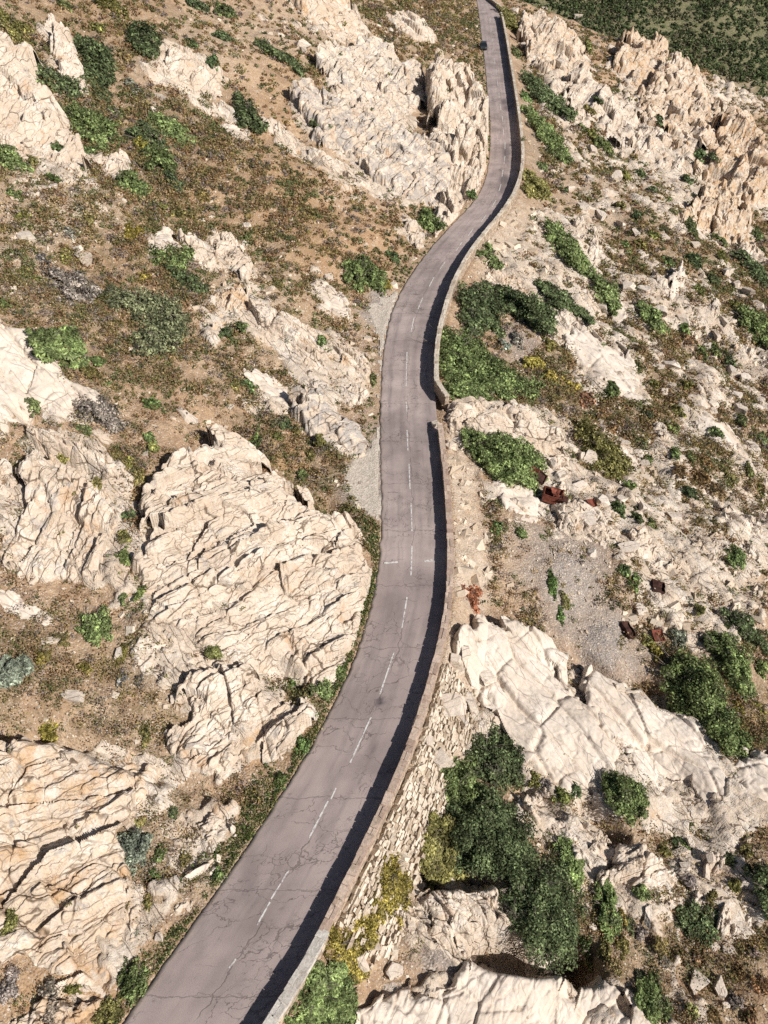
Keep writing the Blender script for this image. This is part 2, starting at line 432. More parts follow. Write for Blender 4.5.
# ------------------------------------------------------------------ rock outcrops
# label | short reference | height m, edge m, strike deg, style, ochre, grey, trace
OUT = [
("big layered cream slab with slanting fracture lines beside the road's inside bend","the big layered roadside slab",2.9,.9,42,'bed',.35,.15,
 [(205,439),(228,440),(246,450),(262,460),(290,480),(318,510),(338,516),(352,520),(362,532),(372,548),(373,560),(366,580),(356,610),(350,635),(338,662),(322,686),(312,687),(300,680),(285,676),(262,664),(240,655),(225,650),(205,640),(190,640),(165,612),(150,600),(137,590),(130,560),(140,535),(150,500),(160,470),(178,452)]),
("pale wedge of rock with a pointed keel reaching the road verge below the layered slab","the pale wedge with the keel",2.3,.7,48,'bed',.4,.1,
 [(216,671),(242,671),(262,679),(285,688),(321,706),(310,720),(296,737),(289,748),(287,769),(278,764),(272,756),(255,750),(238,758),(222,768),(206,760),(188,754),(172,745),(165,722),(180,694),(196,680)]),
("wide tan rugged outcrop with many short ledges filling the lower corner of the slope","the wide tan rugged outcrop",1.9,.9,35,'rug',.75,.05,
 [(-45,748),(0,745),(16,742),(34,736),(52,748),(78,756),(102,756),(118,766),(143,771),(156,772),(150,785),(136,801),(124,832),(119,862),(136,884),(126,902),(134,925),(135,946),(127,975),(119,995),(99,995),(79,986),(58,981),(35,978),(17,966),(0,963),(-45,970)]),
("short white stepped slab close to the lower road edge","the white stepped slab",1.0,.5,30,'bed',.15,.1,
 [(203,828),(217,815),(228,820),(235,827),(223,837),(213,840),(203,849),(186,851),(178,846),(193,837)]),
("pale crumbling ledge beside the lower road edge below the white stepped slab","the pale crumbling ledge",1.0,.5,40,'rug',.4,.05,
 [(169,900),(190,889),(202,894),(195,906),(180,918),(169,925),(152,934),(149,920)]),
("orange broken ledge at the very bottom of the slope beside the road","the orange bottom ledge",.9,.6,30,'rug',1.0,0,
 [(14,1008),(28,997),(60,996),(92,1003),(100,1022),(95,1045),(10,1045)]),
("rounded cream hump with grey streaked flank and pale ribs, halfway up the inland slope","the rounded cream hump",2.6,.8,80,'bed',.5,.35,
 [(14,490),(18,474),(34,465),(52,462),(70,469),(88,477),(104,488),(117,502),(121,517),(116,535),(107,550),(113,565),(121,582),(118,600),(100,590),(88,577),(72,575),(62,571),(45,578),(20,573),(6,560),(0,540),(3,515),(12,503)]),
("long stepped ledge with black undercut joints above the rounded cream hump","the long stepped ledge",2.2,.7,-28,'bed',.4,.1,
 [(18,421),(34,424),(52,427),(78,437),(104,448),(117,461),(121,473),(116,481),(104,482),(88,475),(70,465),(52,456),(43,450),(38,440),(22,434)]),
("smooth cream slab split by jagged black joints at the frame edge","the cream slab with black joints",2.0,.8,-38,'slab',.35,.05,
 [(-40,306),(-12,314),(0,319),(13,328),(26,330),(39,341),(43,354),(55,367),(62,377),(78,385),(90,394),(93,405),(80,412),(60,415),(35,414),(15,412),(0,414),(-40,414)]),
("small pale outcrop cut by the frame edge left of the rounded hump","the small edge outcrop",1.0,.5,70,'bed',.3,.2,
 [(-25,455),(0,458),(11,466),(12,485),(4,503),(-25,512)]),
("tall pale crag with vertical faces at the top of the inland slope","the tall pale crag",4.5,.9,75,'bed',.4,.1,
 [(-30,34),(0,33),(10,39),(16,49),(31,47),(35,57),(36,70),(41,86),(46,89),(55,96),(65,104),(66,117),(76,128),(86,135),(84,148),(83,162),(70,162),(52,150),(36,146),(21,141),(8,130),(-30,122)]),
("slender fin of pale rock leaning downhill next to the tall crag","the slender leaning fin",2.8,.5,75,'bed',.3,.1,
 [(49,44),(55,29),(62,27),(68,39),(74,52),(79,68),(88,83),(86,90),(70,79),(60,75),(52,60)]),
("small pale knob just uphill of the slender leaning fin","the small pale knob",1.4,.4,70,'bed',.2,.1,
 [(39,31),(44,18),(54,15),(57,29),(48,37)]),
("pale boulder pair split by a vertical crack, alone among green shrubs","the split pale boulder pair",1.9,.4,78,'bed',.4,.05,
 [(103,156),(110,152),(116,150),(125,151),(129,161),(126,172),(118,178),(108,173)]),
("ragged cluster of pale rocks high on the inland slope with a tail pointing downhill","the ragged pale cluster",2.4,.6,60,'block',.4,.15,
 [(157,61),(162,37),(179,41),(200,54),(217,68),(223,88),(217,95),(203,85),(193,95),(181,86),(159,71)]),
("low pale rib of rock in the dry scrub below the ragged cluster","the low pale rib",1.1,.5,-35,'block',.25,.1,
 [(205,96),(216,99),(225,104),(237,112),(234,121),(223,117),(211,108)]),
("narrow sloping slab below the low pale rib on the dry slope","the narrow sloping slab",1.0,.5,-30,'slab',.25,.1,
 [(220,123),(239,127),(252,135),(247,140),(231,134)]),
("speckled ledge of pale blocks midway between the ragged cluster and the road","the speckled ledge",1.2,.5,-30,'block',.3,.2,
 [(264,118),(281,127),(296,135),(300,143),(288,147),(275,137)]),
("upper half of the big grey-and-cream roadside crag, steep smooth face","the upper grey crag",4.2,.9,60,'bed',.3,.55,
 [(318,47),(348,42),(379,44),(399,58),(423,71),(428,82),(423,98),(410,115),(399,122),(379,118),(352,98),(331,81),(319,61)]),
("lower grey-streaked part of the big roadside crag with an ochre pillar","the lower grey crag",3.8,.9,55,'bed',.5,.75,
 [(287,78),(311,83),(335,95),(362,113),(385,127),(406,136),(426,141),(446,145),(454,159),(442,190),(426,193),(402,186),(382,179),(362,162),(348,146),(318,135),(301,112)]),
("cream jointed bluff standing over the road where it bends towards the top","the jointed roadside bluff",6.0,.8,68,'block',.4,.15,
 [(423,85),(430,75),(438,69),(453,78),(470,88),(483,102),(488,115),(486,135),(487,152),(482,174),(475,188),(466,187),(464,207),(452,221),(441,223),(430,210),(434,190),(453,159),(446,142),(426,137),(423,122),(435,115),(440,105),(427,98)]),
("pale rock wall with an ochre corner at the top above the grey crag","the pale wall at the top",3.4,.7,60,'bed',.7,.1,
 [(286,-12),(297,0),(318,20),(338,34),(355,42),(366,40),(363,20),(352,5),(340,-12)]),
("pale broken ledge high up between the grey crag and the road","the pale broken ledge",1.8,.6,-25,'block',.25,.15,
 [(383,15),(402,12),(419,23),(433,30),(436,42),(423,40),(402,30)]),
("thin stony strip below the lower grey crag","the thin stony strip",1.2,.5,-32,'block',.25,.3,
 [(301,146),(328,152),(348,166),(368,183),(387,193),(382,197),(362,187),(341,174),(314,163)]),
("grey weathered knob at the foot of the crag above the road edge","the grey weathered knob",1.6,.6,60,'rug',.3,.5,
 [(402,219),(414,222),(426,235),(421,246),(408,239)]),
("angular pale boulder above a dark green shrub on the inland slope","the angular pale boulder",1.6,.4,-20,'slab',.3,.0,
 [(147,247),(154,230),(167,227),(173,234),(178,247),(161,246),(151,249)]),
("pale wedge rock just downhill of the angular boulder","the pale wedge rock",1.5,.4,60,'block',.3,.05,
 [(180,234),(190,232),(200,240),(213,262),(205,266),(190,258)]),
("tall twin block of cream rock in the middle of the inland slope","the cream twin block",2.2,.5,65,'bed',.35,.05,
 [(205,228),(213,226),(226,235),(239,238),(247,252),(250,263),(247,273),(239,270),(229,260),(216,255),(206,243)]),
("ochre-stained block below the cream twin block","the ochre-stained block",1.9,.5,70,'block',1.0,.05,
 [(203,315),(213,301),(216,288),(226,285),(236,280),(247,287),(248,301),(239,308),(226,306),(223,324),(206,328)]),
("long pale rib running downhill towards the gravel lay-by","the long pale rib",1.6,.6,-38,'block',.35,.2,
 [(229,309),(249,303),(260,304),(276,314),(291,321),(309,330),(321,341),(321,351),(333,367),(333,377),(317,381),(296,367),(291,352),(273,341),(252,330),(238,317)]),
("smooth tongue of pale rock above the gravel lay-by","the smooth pale tongue",1.3,.5,-40,'slab',.35,.0,
 [(318,286),(325,284),(341,294),(348,304),(351,315),(338,312),(321,307),(325,300),(318,294)]),
("buff block beside the road below the smooth pale tongue","the buff roadside block",1.5,.5,-35,'block',.6,.05,
 [(333,351),(341,343),(351,348),(367,356),(373,366),(370,380),(356,382),(346,374),(335,366)]),
("small pale block touching the road verge below the buff block","the small verge block",1.2,.4,40,'block',.2,.1,
 [(343,386),(356,383),(368,391),(366,400),(352,405),(343,400)]),
("flat pale shelf in dry scrub above the big layered slab","the flat pale shelf",1.1,.6,-30,'slab',.3,.1,
 [(248,367),(264,372),(277,380),(291,393),(293,407),(270,405),(256,390)]),
("humped boulder with grey zebra streaks beside the road","the grey-streaked humped boulder",2.2,.6,38,'bed',.25,.8,
 [(294,397),(318,389),(328,394),(338,410),(352,423),(368,434),(375,446),(366,459),(355,456),(338,446),(324,435),(304,428),(300,413)]),
("small squarish pale block below the layered slab's uphill end","the squarish pale block",1.1,.4,30,'slab',.2,.05,
 [(135,649),(146,639),(159,637),(162,647),(155,657),(141,657)]),
("low pale bench between the layered slab and the wedge","the low pale bench",1.2,.5,-15,'bed',.35,.1,
 [(168,657),(182,651),(200,655),(225,658),(241,668),(225,673),(205,681),(188,680),(174,670)]),
("low pale band of stone crossing the slope below the rounded hump","the low pale band",.8,.5,-25,'slab',.3,.1,
 [(-5,588),(10,593),(24,600),(51,614),(45,621),(20,613),(-5,602)]),
# seaward side
("huge smooth cream slab dropping from the parapet wall towards the sea","the huge smooth seaward slab",2.6,1.1,-52,'slab',.22,.0,
 [(470,619),(491,617),(512,620),(530,631),(546,639),(559,650),(564,662),(567,675),(580,691),(590,704),(600,717),(612,735),(628,754),(641,772),(647,790),(640,801),(622,803),(600,798),(582,787),(561,777),(546,764),(528,767),(522,756),(514,740),(504,722),(499,712),(496,694),(478,675),(457,650),(462,632)]),
("long cream ridge slab running seaward along the foot of the grey scree","the cream ridge slab",2.4,.9,-58,'slab',.25,.0,
 [(579,668),(597,668),(610,677),(623,688),(641,698),(659,701),(672,709),(688,712),(703,722),(714,735),(714,748),(729,756),(738,767),(745,790),(748,815),(742,838),(728,832),(708,808),(688,790),(667,782),(648,780),(633,756),(620,735),(602,712),(586,685)]),
("pale slab at the frame edge continuing the cream ridge slab","the frame edge slab",1.6,.7,-50,'slab',.3,.0,
 [(736,757),(750,746),(775,750),(800,765),(800,812),(762,816),(748,798)]),
("flat-topped cream outcrop at the gap between the two parapet walls","the flat-topped outcrop at the gap",2.2,.6,-8,'bed',.35,.0,
 [(447,405),(465,399),(486,398),(520,400),(535,405),(543,416),(551,423),(567,430),(568,440),(559,451),(541,452),(528,442),(515,440),(502,434),(486,432),(476,435),(462,434),(455,429),(446,418)]),
("low pale slab with a straight crack beside the rusty wreck","the cracked pale slab",1.2,.5,-30,'slab',.15,.0,
 [(486,483),(509,481),(530,488),(544,501),(541,510),(520,516),(512,505),(499,491)]),
("jumble of pale blocks uphill of the rusty wreck","the pale block jumble",1.5,.5,30,'block',.3,.05,
 [(543,460),(556,450),(567,454),(574,465),(590,475),(600,471),(592,483),(575,492),(560,490),(548,476)]),
("row of pale blocks along the upper rim of the grey scree","the row of blocks above the scree",1.6,.6,-35,'block',.3,.05,
 [(553,508),(568,497),(584,498),(600,512),(616,526),(613,541),(590,532),(570,530),(560,524)]),
("bright block in green scrub above the scree's block row","the bright block in green scrub",1.3,.4,20,'block',.15,.05,
 [(575,449),(586,446),(596,455),(594,463),(581,461)]),
("bedded pale shelf in the middle of the seaward slope","the bedded seaward shelf",1.4,.6,25,'bed',.3,.05,
 [(628,535),(646,532),(659,542),(672,553),(690,550),(694,556),(683,566),(664,570),(646,560),(633,551)]),
("low pale outcrop right of the bedded seaward shelf","the low seaward outcrop",1.0,.6,-35,'block',.2,.05,
 [(683,535),(698,521),(709,528),(720,547),(709,552),(690,542)]),
("narrow pale rib running down to the frame edge on the seaward slope","the narrow seaward rib",.9,.5,-42,'block',.2,.05,
 [(698,482),(711,486),(729,504),(750,517),(761,538),(775,556),(764,566),(745,542),(724,516),(703,497)]),
("bright white tongue of rock in brown scrub on the seaward slope","the bright white tongue",1.3,.5,-48,'slab',.1,.0,
 [(690,415),(705,417),(722,424),(735,433),(746,448),(755,460),(748,463),(735,451),(722,440),(708,431),(693,429)]),
("buff rock below the white tongue's upper end","the buff seaward rock",1.3,.5,-40,'block',.4,.0,
 [(652,422),(664,426),(673,436),(673,447),(664,450),(656,439)]),
("thin pale blade of stone lying in green scrub","the thin pale blade",.9,.3,-35,'slab',.15,.0,
 [(617,448),(628,451),(639,461),(634,466),(624,458)]),
("large white slab with a dark hollow on the seaward slope below the upper wall","the white slab with the hollow",1.9,.6,-50,'slab',.1,.05,
 [(567,330),(584,327),(607,337),(620,341),(630,354),(638,369),(647,395),(637,401),(625,388),(612,377),(599,386),(589,377),(573,359)]),
("pale blocky shoulder joining the white slab's upper end","the pale blocky shoulder",1.3,.5,-40,'block',.15,.05,
 [(545,307),(567,311),(577,321),(589,330),(582,340),(566,346),(554,335)]),
("upright pale stone above the white slab","the upright pale stone",1.6,.4,70,'slab',.15,.05,
 [(612,299),(623,303),(625,315),(621,331),(615,318)]),
("leaning grey-white block on the slope below the upper bend","the leaning grey-white block",1.9,.5,65,'bed',.15,.35,
 [(572,218),(586,222),(589,234),(584,248),(575,240)]),
("second leaning block just downhill of the leaning grey-white block","the second leaning block",1.9,.5,65,'bed',.15,.3,
 [(589,236),(594,228),(598,239),(603,257),(597,271),(590,254)]),
("sharp white spike sticking up from the seaward scrub","the sharp white spike",3.0,.35,65,'slab',.1,.05,
 [(670,291),(675,277),(679,268),(682,270),(681,282),(676,293)]),
("heap of white blocks around the foot of the white spike","the heap of white blocks",1.3,.5,-40,'block',.1,.05,
 [(650,272),(664,279),(674,290),(690,298),(684,306),(668,298),(654,285)]),
("dark-faced grey boulder on the far seaward slope","the dark-faced grey boulder",2.0,.4,60,'bed',.1,.6,
 [(695,309),(705,301),(717,298),(724,303),(720,314),(711,327),(702,320)]),
("pale outcrop at the frame edge below the grey boulder","the pale edge outcrop",1.6,.5,60,'block',.35,.1,
 [(733,344),(745,340),(756,352),(755,362),(745,362),(737,357)]),
("low white ledge in olive scrub towards the seaward frame edge","the low white ledge",1.2,.5,-40,'block',.1,.05,
 [(697,380),(716,376),(720,387),(709,394),(702,402)]),
("orange-capped bluff on the skyline of the seaward ridge","the orange-capped bluff",6.5,1.0,62,'block',1.0,.05,
 [(613,47),(628,36),(649,37),(658,43),(671,51),(673,62),(660,70),(642,79),(628,72),(617,62)]),
("bedded tan crag with dark clefts just beyond the upper wall","the bedded tan crag",5.5,.9,66,'block',.65,.05,
 [(521,20),(535,15),(546,20),(556,25),(572,33),(583,43),(589,60),(584,77),(567,72),(546,63),(530,53),(524,38)]),
("broad buff cliff below the orange-capped bluff","the broad buff cliff",5.5,.9,62,'block',.75,.1,
 [(670,63),(685,62),(694,76),(706,86),(720,104),(725,117),(715,135),(699,147),(690,157),(682,146),(671,122),(654,117),(641,112),(642,96),(650,82),(664,70)]),
("ochre cliff with dark slanting clefts near the frame edge","the ochre cliff with dark clefts",6.0,.9,58,'block',1.0,.1,
 [(724,116),(745,115),(762,141),(785,160),(785,195),(750,199),(735,189),(714,178),(698,168),(709,147)]),
("field of grey-white blocks stepping down below the tan crag","the grey-white block field",3.2,.7,64,'block',.2,.3,
 [(568,77),(584,77),(602,85),(620,101),(638,111),(647,122),(632,146),(620,152),(607,130),(597,106),(578,110),(566,109)]),
("grey rocky step under the broad buff cliff","the grey rocky step",3.0,.7,60,'block',.3,.3,
 [(638,126),(657,130),(672,146),(686,167),(677,178),(662,163),(644,152),(630,148)]),
("ochre buttress with vertical ribs near the seaward frame edge","the ribbed ochre buttress",4.5,.8,66,'block',1.0,.05,
 [(675,203),(693,196),(714,187),(735,194),(750,207),(752,234),(729,235),(714,224),(693,222)]),
("pale boulders stacked at the foot of the ribbed buttress","the boulders under the buttress",1.8,.5,60,'block',.3,.1,
 [(733,248),(750,241),(764,252),(762,263),(745,259)]),
("orange-buff step among rubble below the upper wall","the orange-buff step",1.2,.5,-20,'block',.7,.0,
 [(485,269),(504,273),(530,285),(526,292),(504,288),(490,281)]),
("crested ridge of pale boulders at the foot of the huge smooth slab","the crested boulder ridge",2.2,.6,-38,'block',.3,.05,
 [(521,793),(545,791),(572,809),(606,831),(612,852),(601,876),(583,861),(562,836),(535,826),(522,810)]),
("rounded cream boulder mass downhill of the crested ridge","the rounded boulder mass",2.6,.6,20,'bed',.3,.05,
 [(608,838),(626,829),(650,841),(660,858),(681,875),(675,889),(654,890),(633,884),(616,892),(598,882),(604,859)]),
("low line of pale stones under the rounded boulder mass","the low stone line",1.0,.4,10,'block',.2,.05,
 [(649,896),(677,892),(704,885),(702,903),(670,911),(651,904)]),
("pale fractured outcrop in dry scrub near the bottom frame corner","the fractured corner outcrop",1.4,.5,60,'block',.3,.05,
 [(711,909),(728,895),(745,905),(761,916),(753,930),(731,936),(714,927)]),
("cream blocks strewn below the cream ridge slab","the strewn cream blocks",1.3,.5,40,'block',.2,.05,
 [(696,851),(706,843),(718,844),(729,870),(719,880),(699,870)]),
("buff hump with a hollow side below the dry-stone bank","the buff hump",2.6,.7,-30,'rug',.35,.0,
 [(403,902),(417,887),(441,878),(458,878),(487,886),(499,898),(512,917),(521,931),(508,941),(485,946),(473,957),(444,946),(426,937),(406,935),(398,915)]),
("large bottom slab with dark clefts at the lower frame edge","the large bottom slab",2.3,.8,60,'slab',.3,.0,
 [(358,1050),(370,1008),(395,996),(425,985),(444,968),(464,960),(487,961),(511,971),(534,968),(557,971),(568,986),(576,1000),(590,980),(605,971),(622,985),(638,1010),(650,1050)]),
]

# boulders and loose blocks: px, py, width px, height px, turn deg, ochre, grey, look
BLD = [
(27,235,17,11,10,.1,.1,'bright white'),(78,248,11,8,-20,.15,0,'small white'),(86,258,14,14,30,.2,0,'pale pointed'),(72,694,23,12,-8,.1,0,'flat white'),(177,696,12,8,30,.2,.1,'pale'),
(193,745,18,7,12,.2,0,'low pale'),(233,737,10,9,0,.3,0,'buff'),(247,225,9,7,20,.2,0,'pale'),(145,454,8,6,0,.2,.1,'small pale'),(183,412,22,8,-35,.15,0,'long white'),
(159,96,10,8,0,.2,.2,'pale'),(153,108,7,8,40,.2,.1,'small pale'),(300,44,14,9,30,.3,.1,'buff'),(303,48,6,10,60,.2,.1,'small upright'),(160,160,7,8,40,.2,0,'small'),
(98,158,10,9,20,.3,0,'buff'),(54,186,9,7,0,.1,.1,'white'),(330,277,9,8,0,.4,0,'buff'),(246,226,8,6,0,.1,0,'small pale'),(195,874,22,6,32,.1,.1,'long thin pale'),
(159,936,8,8,0,.2,0,'rounded buff'),(119,653,9,9,50,.1,0,'pale'),(50,640,20,7,15,.1,0,'low white'),(226,756,9,8,0,.6,0,'orange'),(368,338,8,6,0,.4,0,'small buff'),
(393,285,8,7,40,.2,.3,'grey roadside'),
(453,702,24,26,8,.15,0,'large square pale'),(471,698,14,24,50,.2,0,'long angular'),(455,658,12,11,0,.15,0,'squarish'),(459,670,12,8,20,.2,0,'flat'),(487,675,16,14,20,.2,0,'pale'),
(466,651,10,10,20,.15,0,'small square'),(440,754,17,20,40,.25,0,'buff angular'),(430,740,9,10,0,.2,0,'pale'),(468,748,8,8,0,.2,0,'small pale'),(462,717,9,16,70,.2,0,'narrow'),
(436,423,9,8,20,.05,.1,'white'),(460,440,11,9,30,.1,.1,'grey-white'),(469,453,7,7,0,.5,0,'rounded buff'),(451,445,12,8,40,.1,.1,'pale'),
(395,969,17,12,20,.2,0,'pale'),(374,943,12,10,10,.2,0,'pale'),(363,960,10,11,70,.2,0,'pale'),(411,922,8,8,0,.2,0,'small'),
(525,462,9,10,60,.1,0,'white'),(552,463,10,12,50,.2,0,'pale'),(589,455,14,12,0,.1,0,'bright'),(560,474,12,9,30,.3,0,'buff'),(579,485,24,8,30,.1,0,'long pale'),(603,500,12,9,0,.15,0,'pale'),
(588,519,16,13,20,.15,0,'bright pale'),(620,498,12,9,40,.1,.2,'grey-white'),(644,507,10,10,0,.1,.2,'grey-white'),(674,516,13,9,0,.15,.1,'rounded pale'),(628,548,14,8,10,.15,0,'pale'),(591,551,8,10,0,.1,0,'white'),
(640,607,12,12,20,.1,0,'bright white'),(628,690,7,6,0,.2,0,'small round'),(619,686,10,7,0,.2,0,'pale'),(637,697,8,9,0,.3,0,'round buff'),(742,736,7,13,80,.1,0,'white upright'),
(711,857,8,8,0,.1,0,'pale'),(685,866,9,10,0,.2,0,'buff'),(648,910,9,16,-60,.1,0,'upright pale'),(592,925,8,7,0,.1,0,'white'),(695,981,18,13,30,.1,0,'bright white'),(718,984,12,17,60,.1,.1,'pale'),
(727,947,14,10,0,.1,.1,'pale'),(714,945,10,8,30,.1,0,'small pale'),(726,1003,7,7,0,.1,.1,'small pale'),(680,850,14,7,20,.2,0,'flat buff'),(688,838,9,14,50,.1,0,'pale'),(706,868,8,17,-70,.1,0,'leaning pale'),
(577,16,9,6,0,.3,0,'rounded buff'),(514,11,8,9,40,.1,.1,'white upright'),(544,8,6,5,0,.2,0,'small pale'),(522,45,7,9,60,.2,0,'pale'),(559,62,7,10,40,.3,0,'buff'),(592,150,8,7,0,.2,.1,'pale'),
(617,176,10,7,0,.2,.1,'pale'),(590,178,7,7,0,.2,.1,'small pale'),(650,178,9,8,0,.2,.1,'pale'),(570,188,10,7,30,.1,.1,'white'),(583,206,11,9,0,.1,.1,'pale'),(600,214,8,12,60,.1,.2,'upright'),(621,224,8,11,60,.1,.1,'white upright'),
(635,232,7,9,50,.1,.1,'white'),(628,285,14,10,0,.1,0,'bright white'),(644,290,12,11,20,.1,0,'white'),(601,307,14,8,-30,.1,0,'pale'),(660,310,14,10,-20,.1,0,'white'),(683,318,10,8,0,.1,0,'pale'),(716,335,8,9,50,.1,.1,'pale'),
(723,320,7,12,60,.15,0,'pale upright'),(706,347,8,7,0,.1,.1,'small white'),(657,366,11,7,0,.1,0,'white'),(670,364,16,6,-15,.1,0,'long white'),(668,385,13,8,-35,.1,0,'white'),(645,337,7,6,0,.2,0,'small'),
(727,271,11,9,0,.1,0,'white'),(748,290,8,12,60,.1,.1,'pale upright'),(757,305,10,14,50,.3,0,'buff'),(695,244,10,8,0,.1,.1,'white'),(664,236,8,7,0,.2,.1,'pale'),(736,283,8,9,0,.1,0,'pale'),
(712,403,10,8,-40,.1,0,'white'),(730,370,9,12,60,.1,.1,'pale'),(745,378,11,8,0,.1,0,'pale'),(737,395,9,9,30,.1,0,'white'),(756,406,9,7,0,.1,0,'white'),(690,362,8,7,0,.1,0,'white'),(623,442,8,6,0,.1,0,'small white'),
(602,427,6,8,70,.1,0,'small upright'),(644,463,7,6,0,.1,0,'small white'),(712,409,9,9,0,.1,0,'white'),(741,409,14,9,-30,.1,0,'white'),(700,404,11,9,0,.1,0,'pale'),(664,391,9,7,0,.1,0,'pale'),
]

_FAM = {'slab': (.20, .04, .05), 'bed': (.42, .52, .24), 'block': (.85, .28, .42), 'rug': (.60, .34, .36)}


def craggy(x, y, strike, style, seed, size):
    """Relief of a jointed rock face: beds that step away from the sun, blocks at three sizes, open joints."""
    a = R(strike); ca, sa = math.cos(a), math.sin(a)
    wx = x + 0.30 * fbm(x / 7, y / 7, seed + 1, 2, .4); wy = y + 0.30 * fbm(x / 7, y / 7, seed + 5, 2, .4)
    u = wx * ca + wy * sa; v = -wx * sa + wy * ca
    blk, bed, fin = _FAM[style]
    s = size
    h = 0.30 * fbm(x / (4.2 * s), y / (4.2 * s), seed + 9, 3) * (0.5 + blk)
    e, i1, i2, ou, ov = cells(u / (4.6 * s), v / (2.1 * s), seed + 20)
    jd = e * 1.6 * s
    h += blk * s * ((i1 - .5) * 1.15 + (i2 - .5) * ou * 2.2 + (i1 * 7 % 1 - .5) * ov * 1.9)
    open1 = sstep(0.25, .75, h01((i1 * 9999).astype(np.int64), (i2 * 9999).astype(np.int64), 3))
    h -= (0.20 + 0.45 * blk) * s * np.exp(-(jd / (0.13 + .05 * s)) ** 2) * open1
    # smaller blocks
    e2, j1, j2, pu, pv = cells(u / (1.35 * s + .2), v / (.62 * s + .12), seed + 40)
    # beds
    L = 1.5 * s
    q = v / L + 0.45 * gnoise(u / (9 * s), v / (4 * s), seed + 30) + .8 * (i1 - .5) * (blk + .3)
    fr = q - np.floor(q)
    k = h01(np.floor(q).astype(np.int64), np.floor(u / (9 * s) + .3 * np.floor(q)).astype(np.int64), seed + 31)
    h += bed * s * (0.35 + 0.9 * k) * np.where(fr < .84, fr / .84, (1 - fr) / .16)
    L2 = 0.42 * s + 0.12
    q2 = v / L2 + 0.6 * gnoise(u / (4.5 * s), v / (2 * s), seed + 33) + 1.6 * (j1 - .5)
    f2 = q2 - np.floor(q2)
    k2 = h01(np.floor(q2).astype(np.int64), np.floor(u / (2.7 * s) + .37 * np.floor(q2)).astype(np.int64), seed + 35)
    h += (0.05 + bed * .26) * k2 * L2 * 1.6 * np.where(f2 < .76, f2 / .76, (1 - f2) / .24)
    # chips on the smaller blocks
    h += fin * ((j1 - .5) * .75 + (j2 - .5) * pu * .9 + (j1 * 5 % 1 - .5) * pv * .8)
    h -= (.08 + .35 * fin) * np.exp(-(e2 / .09) ** 2) * (j2 > .35)
    e3, m1, m2, qu, qv = cells(u / .5, v / .27, seed + 50)
    h += (.05 + fin * .28) * ((m1 - .5) * .7 + (m2 - .5) * qu + (m1 * 3 % 1 - .5) * qv)
    h += (.02 + .10 * fin) * fbm(x / .35, y / .35, seed + 60, 2)
    # long cracks across
    for c, (ang, sp) in enumerate(((58, 5.2), (-33, 7.5))):
        b = a + R(ang); w = (-wx * math.sin(b) + wy * math.cos(b)) / (sp * s) + .35 * gnoise(wx / 4, wy / 4, seed + 70 + c)
        d = np.abs(w - np.round(w)) * sp * s
        on = h01(np.round(w).astype(np.int64), np.zeros_like(w, np.int64), seed + 80 + c) > .35
        h -= on * (.16 + .25 * blk) * np.exp(-(d / .13) ** 2)
    return h


def poly_dist(px, py, P):
    """Signed distance to a polygon, positive inside."""
    n = len(P); d = np.full(px.shape, 1e9); ins = np.zeros(px.shape, bool)
    for i in range(n):
        ax, ay = P[i]; bx, by = P[(i + 1) % n]
        ex, ey = bx - ax, by - ay
        t = np.clip(((px - ax) * ex + (py - ay) * ey) / (ex * ex + ey * ey + 1e-9), 0, 1)
        d = np.minimum(d, np.hypot(px - ax - t * ex, py - ay - t * ey))
        c = ((ay > py) != (by > py))
        ins ^= c & (px < (bx - ax) * (py - ay) / (by - ay + 1e-12) + ax)
    return np.where(ins, d, -d)


ROCK_POLYS = []      # (world polygon, bounding box) for keeping stones and tufts off the faces


